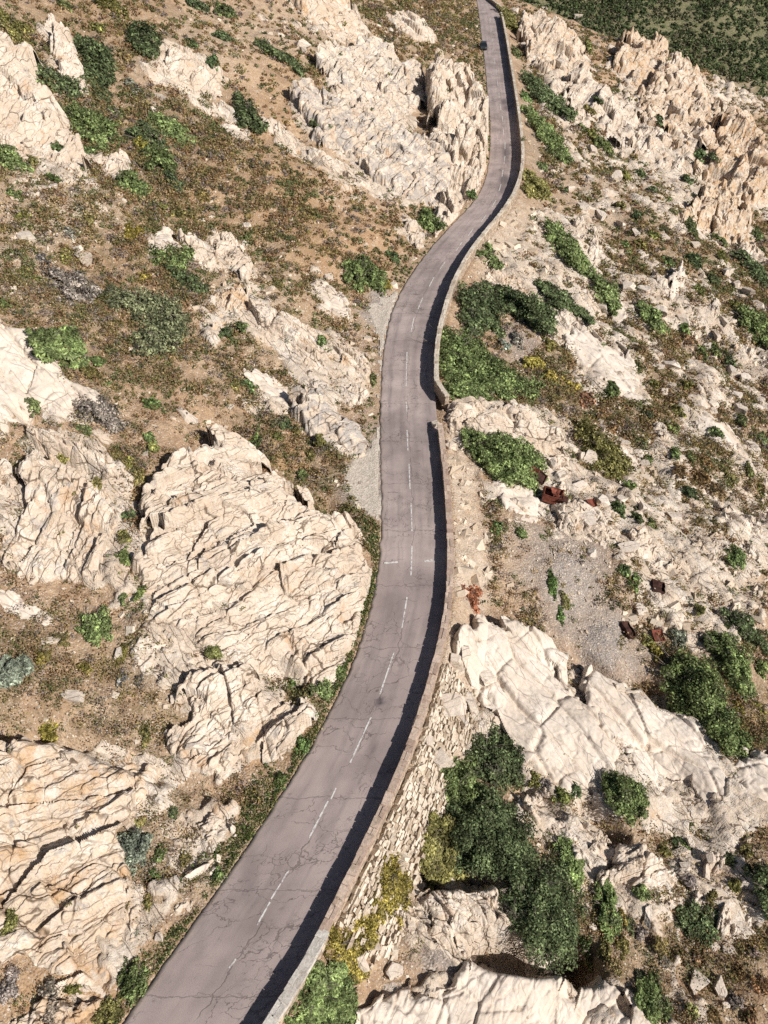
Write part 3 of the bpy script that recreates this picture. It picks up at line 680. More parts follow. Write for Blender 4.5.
def build_outcrop(k, spec, mat):
    label, ref, Hh, ew, strike, style, ochre, grey, P = spec
    P = np.array(P, float)
    wx, wy = unproject(P[:, 0], P[:, 1], 0.45 * Hh)
    cxp, cyp = P.mean(0)
    # closed smooth outline
    poly = np.stack([wx, wy], -1)
    for _ in range(1):
        nx = np.roll(poly, -1, 0)
        poly = np.stack([.75 * poly + .25 * nx, .25 * poly + .75 * nx], 1).reshape(-1, 2)
    lo = poly.min(0) - .8; hi = poly.max(0) + .8
    zc = float(macro(np.array([poly[:, 0].mean()]), np.array([poly[:, 1].mean()]))[0])
    dep = project(poly[:, 0].mean(), poly[:, 1].mean(), zc)[2]
    s = float(np.clip(0.85 * dep / FPX, 0.05, 0.4))
    nx = int((hi[0] - lo[0]) / s) + 2; ny = int((hi[1] - lo[1]) / s) + 2
    X, Y = np.meshgrid(np.linspace(lo[0], hi[0], nx), np.linspace(lo[1], hi[1], ny))
    d = poly_dist(X, Y, poly)
    ext_ = max(1.0, min(hi[0] - lo[0], hi[1] - lo[1]))
    size = float(np.clip(ext_ / 9.0, .38, 1.25 if dep < 150 else 1.9))
    d = d + (0.25 + .42 * size) * fbm(X / (2.2 * size + .4), Y / (2.2 * size + .4), 400 + k, 4, .55)
    a_ = R(strike); su = (X * math.cos(a_) + Y * math.sin(a_)) / (3.4 * size); sv = (-X * math.sin(a_) + Y * math.cos(a_)) / (1.8 * size)
    be, b1, b2, bu, bv = cells(su + .25 * fbm(X / 4, Y / 4, 900 + k, 2), sv, 950 + k)
    d = d + np.where(d < 2.2 * size, (b1 - .5) * 1.5 * size, 0) * np.clip(1.3 - np.abs(d) / (2.2 * size), 0, 1)      # the margin breaks along joints
    if style == 'slab': d = d + .30
    inside = np.clip(d, 0, None)
    Hh = Hh * (.80 if 'bluff' in ref or 'spike' in ref or 'fin' in ref else .60)
    half = .5 * math.hypot(hi[0] - lo[0], hi[1] - lo[1])
    lean = ((X - poly[:, 0].mean()) * -.15 + (Y - poly[:, 1].mean()) * .95) / half          # beds rise away from the sun
    loc_h = np.clip(.62 + (.25 if style == 'slab' else .5) * gnoise(X / (.3 * ext_ + 1), Y / (.3 * ext_ + 1), 600 + k) + .75 * lean + .45 * (b2 - .5) * (style != 'slab'), .04, 1.4)
    prof = Hh * loc_h * (1 - np.exp(-inside / (ew * .42)))
    rel = craggy(X, Y, strike, style, 1000 + 131 * k, size)
    for ax in (0, 1) * (2 if style == 'slab' else 1):                       # the finest steps are worn off
        kk = .27 if style == 'slab' else .12
        rel = kk * np.roll(rel, 1, ax) + (1 - 2 * kk) * rel + kk * np.roll(rel, -1, ax)
    amp = np.clip(inside / (0.5 * ew), 0, 1) * (.85 if dep > 150 else 1.0)
    # roads stay free of rock
    cl, _ = tang(Y, xl); cw, _ = tang(Y, xw)
    dl = (xl(Y) - X) * cl; dr = (X - xw(Y)) * cw
    free = np.where(dl > 0, sstep(.15, .9, dl), sstep(.8, 1.5, dr))
    base = macro(X, Y)
    top = base + (prof + rel * amp) * free
    Z = np.where(d > 0.03, np.maximum(top, base + .05 * free), base - 0.5 - 0.6 * np.clip(-d, 0, 1)) - .25 * (1 - free)
    V = np.stack([X, Y, Z], -1).reshape(-1, 3)
    F = grid_faces(ny, nx)
    keep = (d.ravel()[F] > -0.45).all(1) & (free.ravel()[F] > .02).any(1)
    V, F, _ = compact(V, F[keep])
    loc = (poly[:, 0].mean(), poly[:, 1].mean(), zc)
    o = mesh_np('rock_outcrop', V, F, mat, False, None, None, loc)
    o.color = (ochre, grey, (strike % 180) / 180, .35 if style == 'slab' else 1)
    tag(o, label, 'rock outcrop')
    ROCK_POLYS.append((poly, lo, hi))
    return o, (cxp, cyp), ref


def ico(n):
    t = (1 + 5 ** .5) / 2
    V = [(-1, t, 0), (1, t, 0), (-1, -t, 0), (1, -t, 0), (0, -1, t), (0, 1, t), (0, -1, -t), (0, 1, -t), (t, 0, -1), (t, 0, 1), (-t, 0, -1), (-t, 0, 1)]
    F = [(0, 11, 5), (0, 5, 1), (0, 1, 7), (0, 7, 10), (0, 10, 11), (1, 5, 9), (5, 11, 4), (11, 10, 2), (10, 7, 6), (7, 1, 8), (3, 9, 4), (3, 4, 2), (3, 2, 6), (3, 6, 8), (3, 8, 9),
         (4, 9, 5), (2, 4, 11), (6, 2, 10), (8, 6, 7), (9, 8, 1)]
    V = [Vector(v).normalized() for v in V]
    for _ in range(n):
        mid = {}; G = []

        def m(a, b):
            key = (min(a, b), max(a, b))
            if key not in mid:
                mid[key] = len(V); V.append(((V[a] + V[b]) / 2).normalized())
            return mid[key]
        for a, b, c in F:
            ab, bc, ca = m(a, b), m(b, c), m(c, a)
            G += [(a, ab, ca), (b, bc, ab), (c, ca, bc), (ab, bc, ca)]
        F = G
    return np.array([tuple(v) for v in V]), np.array(F, np.int32)


ICO0, ICO1, ICO3 = ico(0), ico(1), ico(3)


BOX = np.array([(-1, -1, -1), (1, -1, -1), (1, 1, -1), (-1, 1, -1), (-1, -1, 1), (1, -1, 1), (1, 1, 1), (-1, 1, 1)], float)
BOXF = np.array([(3, 2, 1, 0), (4, 5, 6, 7), (0, 1, 5, 4), (1, 2, 6, 5), (2, 3, 7, 6), (3, 0, 4, 7)], np.int32)


def shard(rng):
    V = BOX * rng.uniform(.55, .95, 3) + rng.normal(size=(8, 3)) * .20
    a, b = rng.uniform(-.7, .7, 2)
    V = np.stack([V[:, 0], V[:, 1] * math.cos(a) - V[:, 2] * math.sin(a), V[:, 1] * math.sin(a) + V[:, 2] * math.cos(a)], -1)
    return np.stack([V[:, 0] * math.cos(b) + V[:, 2] * math.sin(b), V[:, 1], -V[:, 0] * math.sin(b) + V[:, 2] * math.cos(b)], -1)


def blocky(base, rng):
    """A chipped block: six roughly square faces, some corners knocked off."""
    N = np.concatenate([np.eye(3), -np.eye(3)]) + rng.normal(size=(6, 3)) * .22
    N = np.concatenate([N, rng.normal(size=(7, 3))]); N /= np.linalg.norm(N, axis=1)[:, None]
    C = np.concatenate([rng.uniform(.42, .62, 6), rng.uniform(.62, .85, 7)])
    V = base * 1.3
    for _ in range(2):
        for n, c in zip(N, C):
            q = V @ n - c
            V = V - np.where(q > 0, q, 0)[:, None] * n
    return V * 1.45


def faceted(base, rng, cuts=11, lo=.55, hi=.92):
    V = base.copy()
    N = rng.normal(size=(cuts, 3)); N /= np.linalg.norm(N, axis=1)[:, None]
    for n in N:
        c = rng.uniform(lo, hi)
        q = V @ n - c
        V = V - np.where(q > 0, q, 0)[:, None] * n
    return V
# ------------------------------------------------------------------ shrubs
# one line per shrub: colour, look, then lobes (px, py, rx, ry) in the photograph; a '*' look carries a hand-written label
SH = [
# seaward side, large
('G','creeping mat',"long bright green creeping mat hugging the seaward face of the upper parapet wall",[(453,348,10,12),(464,347,13,13),(459,368,14,15),(474,362,18,15),(492,373,17,13),(510,382,17,10),(523,391,9,6),(456,386,11,9),(472,389,15,8),(492,392,14,7)]),
('D','twin bush',"two-toned grey and green twin bush against the bend of the upper parapet wall",[(467,299,7,8),(473,306,11,15),(486,308,11,17),(472,323,9,9)]),
('D','dense bush',"dense dark bush on rubble just seaward of the wall's twin bush",[(505,292,7,5),(518,304,14,11),(532,313,14,13),(540,322,9,8)]),
('G','diagonal bush',"green bush stretched diagonally downhill among pale rubble below the upper wall",[(554,231,6,9),(562,245,9,11),(572,257,10,10),(582,267,9,8),(590,275,6,5)]),
('D','diagonal bush',"dark bush stretched diagonally beside the pale blocky shoulder",[(546,289,7,7),(556,296,9,9),(567,305,10,8),(578,313,8,6),(588,320,5,4)]),
('G','clump',None,[(483,256,4,5),(490,250,4,4),(493,261,7,6)]),
('D','diagonal bush',"dark olive streak of bushes running downhill beyond the tan crag's foot",[(529,80,6,7),(538,90,8,8),(549,101,9,8),(560,109,8,6),(568,114,6,4)]),
('G','diagonal bush',"bright green streak of bushes just seaward of the upper wall's straight stretch",[(531,115,6,7),(541,126,8,9),(550,138,8,10),(558,150,7,8),(563,157,5,5)]),
('O','ribbed bush',"olive bush with pale grey ribs next to the upper wall's bend",[(532,180,7,7),(538,187,9,9),(530,190,6,6)]),
('O','clump',"olive bush leaning on the far end of the upper parapet wall",[(506,13,5,6),(510,22,6,7),(512,28,5,4)]),
('G','diagonal bush',None,[(600,283,6,6),(607,292,8,9),(612,303,5,6)]),
('G','diagonal bush',None,[(644,309,5,5),(650,317,7,7),(657,325,6,6)]),
('G','diagonal bush',"green bush band along the seaward frame edge below the grey boulder",[(748,318,8,8),(758,329,9,10),(766,340,8,9)]),
('D','diagonal bush',"dark bush band at the frame edge below the ribbed ochre buttress",[(742,258,7,6),(752,268,8,8),(762,279,9,8)]),
('O','patchy bush',"patchy olive-green thicket above the scree's row of blocks",[(588,436,8,9),(598,445,10,9),(608,454,11,10),(620,462,8,7)]),
('G','dense bush',"broad leafy green bush below the flat-topped outcrop, touching the rusty wreck",[(470,441,7,7),(484,441,12,10),(499,449,13,13),(516,455,14,14),(531,462,9,12),(517,474,14,10),(499,466,10,9),(484,452,9,8)]),
('G','dense bush',"largest green bush on the seaward slope, sprawling beside the cream ridge slab",[(676,667,8,8),(687,678,15,14),(699,695,16,16),(711,713,14,15),(724,729,12,14),(733,745,8,8)]),
('G','dense bush',"upright green bush uphill of the largest seaward bush",[(720,643,8,9),(729,655,11,12),(737,671,11,12),(742,687,8,8)]),
('D','patchy bush',"dark bush pair near the frame edge above the upright green bush",[(733,619,9,7),(746,627,9,8),(757,637,9,8)]),
('G','dense bush',"vivid green bush on the huge smooth slab's lower rim",[(611,786,8,8),(622,793,11,11),(634,804,10,11)]),
('G','dense bush',"bright green mound below the loose blocks of the retaining bank",[(453,784,9,11),(466,780,11,12),(458,771,9,8),(476,792,8,7)]),
('D','twiggy bush',"dark bush with a grey dead crown at the foot of the huge smooth slab",[(480,748,9,10),(494,742,10,12),(508,752,9,12),(492,765,14,12),(511,772,11,10),(484,762,8,9)]),
('D','dense bush',"darkest broad thicket in the gully below the dry-stone bank",[(460,812,12,12),(474,824,15,14),(491,815,15,14),(506,828,15,15),(488,842,17,15),(513,846,14,14),(468,846,12,12),(522,862,13,13)]),
('O','feathery bush',"grey-olive feathery bush between the dry-stone bank and the dark thicket",[(432,852,10,13),(441,840,11,12),(448,856,13,11),(430,866,9,7)]),
('D','twiggy bush',"grey-green bush with bare twigs at the gully's lower end",[(522,882,15,14),(543,884,15,15),(533,905,16,15),(553,905,14,15),(545,926,16,12),(563,922,13,13),(567,898,11,13),(518,905,10,10)]),
('L','slender bush',"light green slender bush on the crested boulder ridge's flank",[(563,846,5,7),(569,856,7,9),(575,868,6,8)]),
('L','slender bush',"light green upright bush below the rounded boulder mass",[(604,897,6,9),(607,909,7,10),(610,919,6,7)]),
('G','dense bush',"pale-topped green bush near the large bottom slab's seaward tip",[(650,985,8,8),(655,995,9,11),(648,1008,8,10),(641,1002,5,7)]),
('G','feathery bush',"big feathery grey-green bush at the bottom beside the parapet wall",[(318,988,8,8),(332,978,10,7),(345,985,11,10),(326,1000,11,11),(343,1005,12,12),(312,1015,10,9),(332,1020,12,9),(300,1026,8,7)]),
('Y','succulent mat',"yellow-green succulent mat spilling down the dry-stone bank",[(390,868,7,6),(394,880,9,11),(387,893,9,9),(400,894,8,12),(378,903,7,6)]),
('Y','succulent mat',"yellowish creeping mat below the parapet's concrete stretch",[(335,945,7,8),(347,950,9,9),(358,958,8,7),(337,960,6,6),(367,928,8,7),(358,938,7,7)]),
('R','low mat',"reddish low plant at the foot of the brick-coloured wall beside the huge smooth slab",[(466,593,5,5),(472,600,5,8),(478,590,4,4)]),
('D','dense bush',"dark bush at the frame edge above the bottom corner",[(764,878,8,9),(768,893,8,10)]),
('D','diagonal bush',"dark green bush with a light crest in the bottom corner scrub",[(688,918,8,7),(699,921,9,8),(710,922,6,7)]),
# inland side, large
('G','round bush',"round dark green bush above the gravel lay-by",[(357,275,8,8),(366,270,10,10),(375,280,8,8)]),
('G','round bush',"leafy dark bush at the crag's foot on the road edge",[(427,219,7,8),(432,226,7,7)]),
('M','twiggy bush',"largest mixed grey and green thicket in the middle of the inland slope",[(122,300,8,11),(134,302,12,11),(148,308,12,12),(164,311,12,11),(170,324,12,12),(152,326,12,11),(158,341,13,11),(146,346,10,9),(176,335,7,8)]),
('G','low mat',"smooth dark green mound below the cream wedge on the inland slope",[(163,254,8,7),(174,257,10,8),(182,262,7,6)]),
('D','low mat',"dark green mat just below the smooth green mound",[(175,275,9,6),(188,283,10,7),(197,288,6,5)]),
('G','feathery bush',"green feathery mound just above the cream slab with black joints",[(46,339,8,9),(54,350,9,10),(62,358,7,8)]),
('L','feathery bush',"paler green mound joined to the feathery mound's downhill side",[(70,340,8,9),(75,351,8,9),(78,362,6,6)]),
('P','twiggy bush',"grey twiggy bush above the long stepped ledge",[(92,408,8,8),(102,412,10,9),(112,420,8,7)]),
('P','twiggy bush',"grey-brown twiggy thicket above the feathery mound",[(62,282,9,8),(75,281,10,8),(86,290,10,9),(74,298,9,8)]),
('G','dense bush',"green thicket filling the gap between the tall crag and the split boulder pair",[(78,116,8,8),(90,121,11,9),(103,128,10,9),(95,137,9,8),(110,140,7,7)]),
('D','dense bush',"dark thicket right beside the slender leaning fin",[(82,46,8,8),(95,50,10,8),(98,62,10,9),(92,74,8,8),(104,80,7,7)]),
('G','diagonal bush',"bright green diagonal thicket below the ragged pale cluster",[(160,122,8,7),(170,128,9,8),(180,135,8,8),(186,142,6,6)]),
('D','diagonal bush',"dark green bush uphill end of the slope's diagonal thickets",[(140,136,9,7),(150,130,9,7),(152,142,8,6)]),
('G','dense bush',"rounded green bush below the diagonal thickets",[(152,153,8,7),(160,160,8,7),(168,166,6,5)]),
('G','dense bush',"bright green cushion beneath the split boulder pair",[(130,178,6,7),(137,185,8,8),(143,191,6,5)]),
('D','dense bush',"dark bush on the uphill edge of the ragged pale cluster",[(140,38,8,8),(150,42,8,9),(146,48,7,6)]),
('D','low mat',"dark bush trio in dry scrub uphill of the grey crag",[(264,47,6,6),(276,54,9,7),(288,60,8,6),(295,69,7,5)]),
('D','dense bush',"dark bush between the low pale rib and the speckled ledge",[(243,108,6,8),(247,117,7,8),(257,125,7,6)]),
('G','dense bush',"green bush with reddish twigs below the rounded cream hump",[(88,619,7,6),(94,626,8,7),(103,624,8,9)]),
('S','feathery bush',"grey-green feathery bush casting a dark shadow at the frame edge",[(2,672,8,9),(12,671,9,9),(20,666,6,6)]),
('G','dense bush',"bright green weeds where the wide rugged outcrop meets the road edge",[(131,973,6,8),(136,982,7,8),(128,986,5,6)]),
('O','low mat',"olive-green weeds at the orange ledge by the road edge",[(106,1010,7,6),(114,1008,6,6)]),
('S','twiggy bush',"silvery green shrub in the stony gully beside the lower road",[(130,842,7,7),(140,843,8,8),(128,856,6,8),(138,858,6,6)]),
('O','patchy bush',"olive thicket at the frame top corner above the tall crag",[(4,22,9,7),(14,26,9,7),(22,34,7,6)]),
('G','patchy bush',"green patch at the frame edge below the tall crag",[(2,152,8,8),(10,160,8,8),(18,166,6,6)]),
('D','patchy bush',"dark green bushes tucked behind the tall crag's lower shoulder",[(38,66,6,7),(46,76,8,8),(58,84,9,6),(70,86,8,7)]),
# smaller, one lobe each: colour, look, None, [(px,py,rx,ry)]
]
ONE = """G 626 248 5 10;G 612 390 7 9;G 543 166 5 9;G 552 176 4 5;G 517 52 6 8;G 526 98 7 7;G 584 130 5 9;G 640 172 5 9;O 592 134 7 8;G 607 150 7 9;G 598 141 7 8;G 691 227 8 12;G 720 240 8 7;D 757 233 6 7;D 694 262 8 9;D 713 283 7 9;O 700 290 6 9
G 685 330 5 7;G 715 350 6 6;G 619 480 5 6;G 630 485 7 6;D 617 508 9 8;D 638 518 7 8;G 651 525 6 8;D 690 494 9 7;G 693 457 6 8;G 675 452 6 6;D 642 443 7 6;G 648 460 7 6;G 735 556 9 11;G 751 542 4 4;G 625 571 6 7;G 635 581 7 7;D 646 415 7 5;G 674 428 6 8
G 716 433 8 5;G 762 439 6 7;G 762 668 8 8;S 678 637 11 8;Y 655 652 7 8;Y 738 705 5 7;Y 759 707 7 6;Y 622 915 5 10;G 641 892 8 8;G 685 845 7 8;D 675 840 6 6;D 640 975 7 8;G 498 526 6 8;G 521 534 6 6;G 541 537 5 4;G 553 585 5 11;O 565 600 6 8;G 560 616 4 9;O 577 580 5 6;G 571 606 4 6
D 483 602 5 5;Y 533 362 11 9;O 549 343 8 7;Y 552 376 9 8;Y 569 385 11 9;B 586 400 10 8;B 560 392 8 7;S 505 345 7 6;P 518 340 6 9;G 496 328 5 7;B 600 415 9 7;B 613 425 8 7;G 603 345 4 5;O 655 385 7 5;D 668 372 6 5;B 680 470 9 7;B 700 478 10 8;B 717 490 9 8;O 730 478 8 7;B 705 460 8 7;B 726 460 7 6
B 690 340 8 7;O 668 345 8 6;B 640 350 8 7;O 678 410 7 6;D 742 420 7 6;G 750 470 6 7;O 760 490 6 6;D 728 360 6 7;G 700 352 6 7;O 686 385 7 6;D 668 262 6 6;B 650 258 7 6;O 640 245 7 6;O 655 235 6 6;B 680 280 7 7;O 735 305 7 6;B 745 330 7 6;O 722 255 7 6;G 668 200 5 6;D 687 180 6 6;D 660 120 5 7;D 715 158 8 5;D 700 155 7 6
D 630 100 5 6;D 598 100 5 8;D 612 92 5 5;O 590 110 6 6;O 627 175 6 6;D 652 190 6 6;O 575 175 6 5;G 577 196 5 6;D 562 190 6 6;O 620 205 6 7;D 635 215 6 6;B 640 222 8 6;D 523 140 4 5;O 668 60 4 5;O 588 46 5 8;O 660 700 4 6;G 644 610 5 6;Y 636 600 4 6;O 648 640 7 6;B 668 655 5 5;D 662 615 6 5;S 690 600 6 5
D 730 590 6 5;O 700 610 7 5;O 745 590 6 5;B 755 730 7 8;O 742 725 6 7;B 760 750 6 6;O 560 795 9 7;P 545 785 8 6;O 535 778 7 6;D 575 790 6 6;P 590 792 6 5;G 557 857 5 8;Y 598 912 5 6;O 660 945 8 7;B 680 955 8 7;P 665 960 7 6;O 622 945 7 8;D 630 925 6 7;O 605 950 7 8;P 640 930 7 7;B 700 960 8 7;P 750 950 8 7;B 740 975 8 7
B 760 985 8 8;P 735 1000 8 7;B 715 1015 8 7;B 750 1015 9 7;O 690 1010 8 7;P 670 1005 7 7;B 676 1020 8 6;D 730 860 6 8;O 745 850 7 6;D 748 870 7 6;O 735 885 7 6;P 690 880 7 6;O 665 850 7 6;O 710 895 6 6;B 760 935 7 6;G 585 940 7 9;O 575 925 6 8;O 590 955 6 8;O 615 965 6 7;O 420 942 5 6;D 470 770 4 6
Y 385 283 8 7;D 393 258 7 7;G 471 192 5 9;G 4 303 6 8;G 98 362 7 7;G 106 382 7 5;Y 60 332 8 6;O 92 372 11 8;G 84 430 11 5;G 33 407 7 6;G 152 403 9 7;O 117 454 6 8;O 128 460 6 7;G 150 437 6 7;O 153 448 7 7;O 139 477 8 8;O 98 483 5 7;O 60 457 8 4;P 28 447 8 7;O 23 460 7 4;O 73 494 4 5;O 61 534 4 7
D 129 514 6 7;O 123 537 8 7;G 126 555 8 8;D 109 558 5 6;G 120 573 3 5;G 124 596 4 8;G 139 592 5 8;Y 43 656 9 8;Y 85 667 7 6;O 122 652 5 10;O 62 638 8 6;Y 50 730 8 8;O 144 735 6 9;G 126 606 4 6;S 129 617 5 5;O 150 670 5 5;O 166 677 4 6;O 10 753 6 5;O 213 650 11 7;O 224 606 5 4;O 242 609 6 5;P 122 680 5 8;P 141 680 4 8;O 134 695 4 4
G 325 690 8 9;G 340 672 5 8;G 311 690 6 6;G 293 683 7 5;G 303 744 8 8;G 281 778 6 8;G 316 715 4 6;G 352 645 4 6;O 127 966 4 7;G 160 853 7 8;G 154 876 6 6;O 149 900 5 7;O 127 909 4 7;O 187 858 7 6;S 137 933 5 6;G 176 934 4 5;G 204 895 5 4;G 217 873 7 6;O 163 827 5 5;O 141 820 8 6;D 174 813 6 6;O 78 826 4 4;O 69 904 4 4;O 10 920 6 11
P 8 985 10 12;P 50 990 8 9;P 52 1010 7 10;O 74 988 9 5;G 255 440 7 9;D 287 423 8 7;O 296 431 6 6;O 277 436 6 6;G 304 475 8 7;G 354 458 6 5;O 330 447 6 5;D 271 411 4 4;O 320 440 7 7;O 312 455 6 7;G 242 327 8 6;D 225 333 9 6;O 237 384 6 6;G 251 386 8 7;D 222 349 6 5;G 322 340 5 8;G 328 351 5 6;G 315 315 5 5;O 263 299 5 5;O 279 284 8 6;G 253 256 4 6
S 288 341 5 5;G 373 381 4 9;O 357 316 5 4;D 225 38 11 6;D 315 124 6 6;D 341 178 6 4;D 371 110 4 4;D 278 184 5 6;D 290 184 4 6;D 248 163 4 5;D 390 191 5 4;D 203 8 7 8;D 226 12 11 7;D 213 62 6 8;G 65 5 9 6;O 107 5 12 7;O 122 12 7 6;G 88 150 5 9;D 58 147 9 6;O 32 161 8 6;G 55 178 8 5;P 134 87 9 7;O 98 28 8 6;G 16 193 9 6
G 83 170 5 5;B 126 58 8 7;D 193 44 6 6;D 193 5 7 8;Y 142 145 8 8;D 174 182 9 8;G 115 112 8 8;D 105 97 10 8;O 118 122 6 6;Y 135 232 9 11;Y 146 277 8 6;O 65 255 9 8;O 29 274 9 7;P 82 208 7 6;O 102 297 6 5;P 45 260 7 6;O 90 218 7 6;D 128 203 5 4;O 160 205 8 6;O 178 212 8 6;O 22 213 8 7;B 48 225 8 6;P 70 232 7 5
O 300 62 6 5;D 340 55 5 4;O 390 75 4 4;O 420 62 6 4;O 405 45 5 4;D 470 26 6 5;O 455 18 6 5;O 440 55 6 5;O 460 62 5 4;D 447 92 4 6;O 345 25 6 5;D 425 25 6 5;O 360 175 5 5;D 330 128 5 4;B 205 150 6 5;B 185 165 7 6;B 215 180 6 5;O 203 196 7 6;B 240 195 6 5;B 262 205 6 5;B 295 200 6 5;B 320 215 6 5;D 330 240 5 4;B 355 240 6 5;B 300 235 6 5;D 288 252 6 4;B 340 215 6 4;B 372 238 6 5"""
PAL = {'G': (.150, .186, .076), 'D': (.100, .124, .060), 'O': (.185, .172, .066), 'Y': (.27, .225, .065), 'P': (.235, .205, .175), 'S': (.205, .230, .175), 'B': (.215, .145, .078),
       'L': (.160, .205, .080), 'R': (.26, .115, .065), 'M': (.150, .160, .090)}
WORD = {'G': 'green', 'D': 'dark green', 'O': 'olive', 'Y': 'yellow-green', 'P': 'grey-purple', 'S': 'silvery', 'B': 'brown', 'L': 'light green', 'R': 'reddish', 'M': 'mixed'}


def leaf_quads(P, N, size, rng, asp=1.6, up=.5):
    """Small leaf faces at points P whose normals scatter about N."""
    n = len(P)
    d = N + rng.normal(size=(n, 3)) * .55; d[:, 2] += up * .3
    d /= np.linalg.norm(d, axis=1)[:, None] + 1e-9
    t = np.cross(d, rng.normal(size=(n, 3))); t /= np.linalg.norm(t, axis=1)[:, None] + 1e-9
    b = np.cross(d, t)
    s = size * rng.uniform(.6, 1.35, n)[:, None]
    t = t * s * asp * .5; b = b * s * .5
    V = np.stack([P - t, P - b * .9 + t * .1, P + t, P + b * .9 + t * .1], 1).reshape(-1, 3)
    F = np.arange(4 * n, dtype=np.int32).reshape(n, 4)
    return V, F


def dome_points(n, rng, ax1, ax2, hgt, gap=.5, K=14):
    """Leaf points, outward directions and tones of a bush built of K leafy sprays that sit over a dome with semi-axes ax1, ax2 and height hgt."""
    w = rng.normal(size=(K, 3)); w /= np.linalg.norm(w, axis=1)[:, None]
    w[:, 2] = np.abs(w[:, 2]) * .95 + .02
    rad = rng.uniform(.18, .44, K)
    cen = w * (rng.uniform(.40, .98, K))[:, None]
    tone = rng.uniform(.62, 1.35, K)
    k = rng.choice(K, n, p=rad ** 2 / (rad ** 2).sum())
    v = rng.normal(size=(n, 3)); v /= np.linalg.norm(v, axis=1)[:, None]
    v[:, 2] = np.where(rng.random(n) < .7, np.abs(v[:, 2]), v[:, 2])
    e = cen[k] + v * (rad[k] * rng.random(n) ** .38)[:, None]
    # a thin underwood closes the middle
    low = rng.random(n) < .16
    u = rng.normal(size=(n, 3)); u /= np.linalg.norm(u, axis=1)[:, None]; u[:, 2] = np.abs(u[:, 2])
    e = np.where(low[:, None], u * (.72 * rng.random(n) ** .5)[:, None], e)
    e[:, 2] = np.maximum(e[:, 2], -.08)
    P = np.empty((n, 3))
    P[:, 0] = e[:, 0] * ax1[0] + e[:, 1] * ax2[0]
    P[:, 1] = e[:, 0] * ax1[1] + e[:, 1] * ax2[1]
    P[:, 2] = e[:, 2] * hgt
    N = .6 * v + .55 * e
    N /= np.linalg.norm(N, axis=1)[:, None] + 1e-9
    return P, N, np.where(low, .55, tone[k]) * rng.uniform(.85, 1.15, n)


def tube(p0, p1, r0, r1, k=5):
    a = np.asarray(p1) - np.asarray(p0); a = a / (np.linalg.norm(a) + 1e-9)
    s = np.cross(a, (.3, .9, .1)); s /= np.linalg.norm(s) + 1e-9; t = np.cross(a, s)
    an = np.arange(k) * 2 * math.pi / k
    ring = np.cos(an)[:, None] * s + np.sin(an)[:, None] * t
    V = np.concatenate([p0 + ring * r0, p1 + ring * r1])
    i = np.arange(k); F = np.stack([i, (i + 1) % k, (i + 1) % k + k, i + k], -1)
    return V, F


def stems(rng, spread, hgt, n, r=.05):
    """Bare branching stems from one stool, as one connected piece of tubes."""
    Vs, Fs, off = [], [], 0
    for q in range(n):
        a = q * 2 * math.pi / n + rng.uniform(-.4, .4)
        p = np.array([0, 0, -.25]); rr = r
        for j in range(3):
            st = np.array([math.cos(a) * spread * .34, math.sin(a) * spread * .34, hgt * (.42 - .06 * j)])
            st = st * rng.uniform(.7, 1.2)
            V, F = tube(p, p + st, rr, rr * .62); Vs.append(V); Fs.append(F + off); off += len(V)
            if j:
                s2 = st * .8 + rng.normal(size=3) * .25 * spread * .5
                V, F = tube(p, p + s2, rr * .7, rr * .3); Vs.append(V); Fs.append(F + off); off += len(V)
            p = p + st * .97; rr *= .62; a += rng.uniform(-.6, .6)
    return np.concatenate(Vs), np.concatenate(Fs)
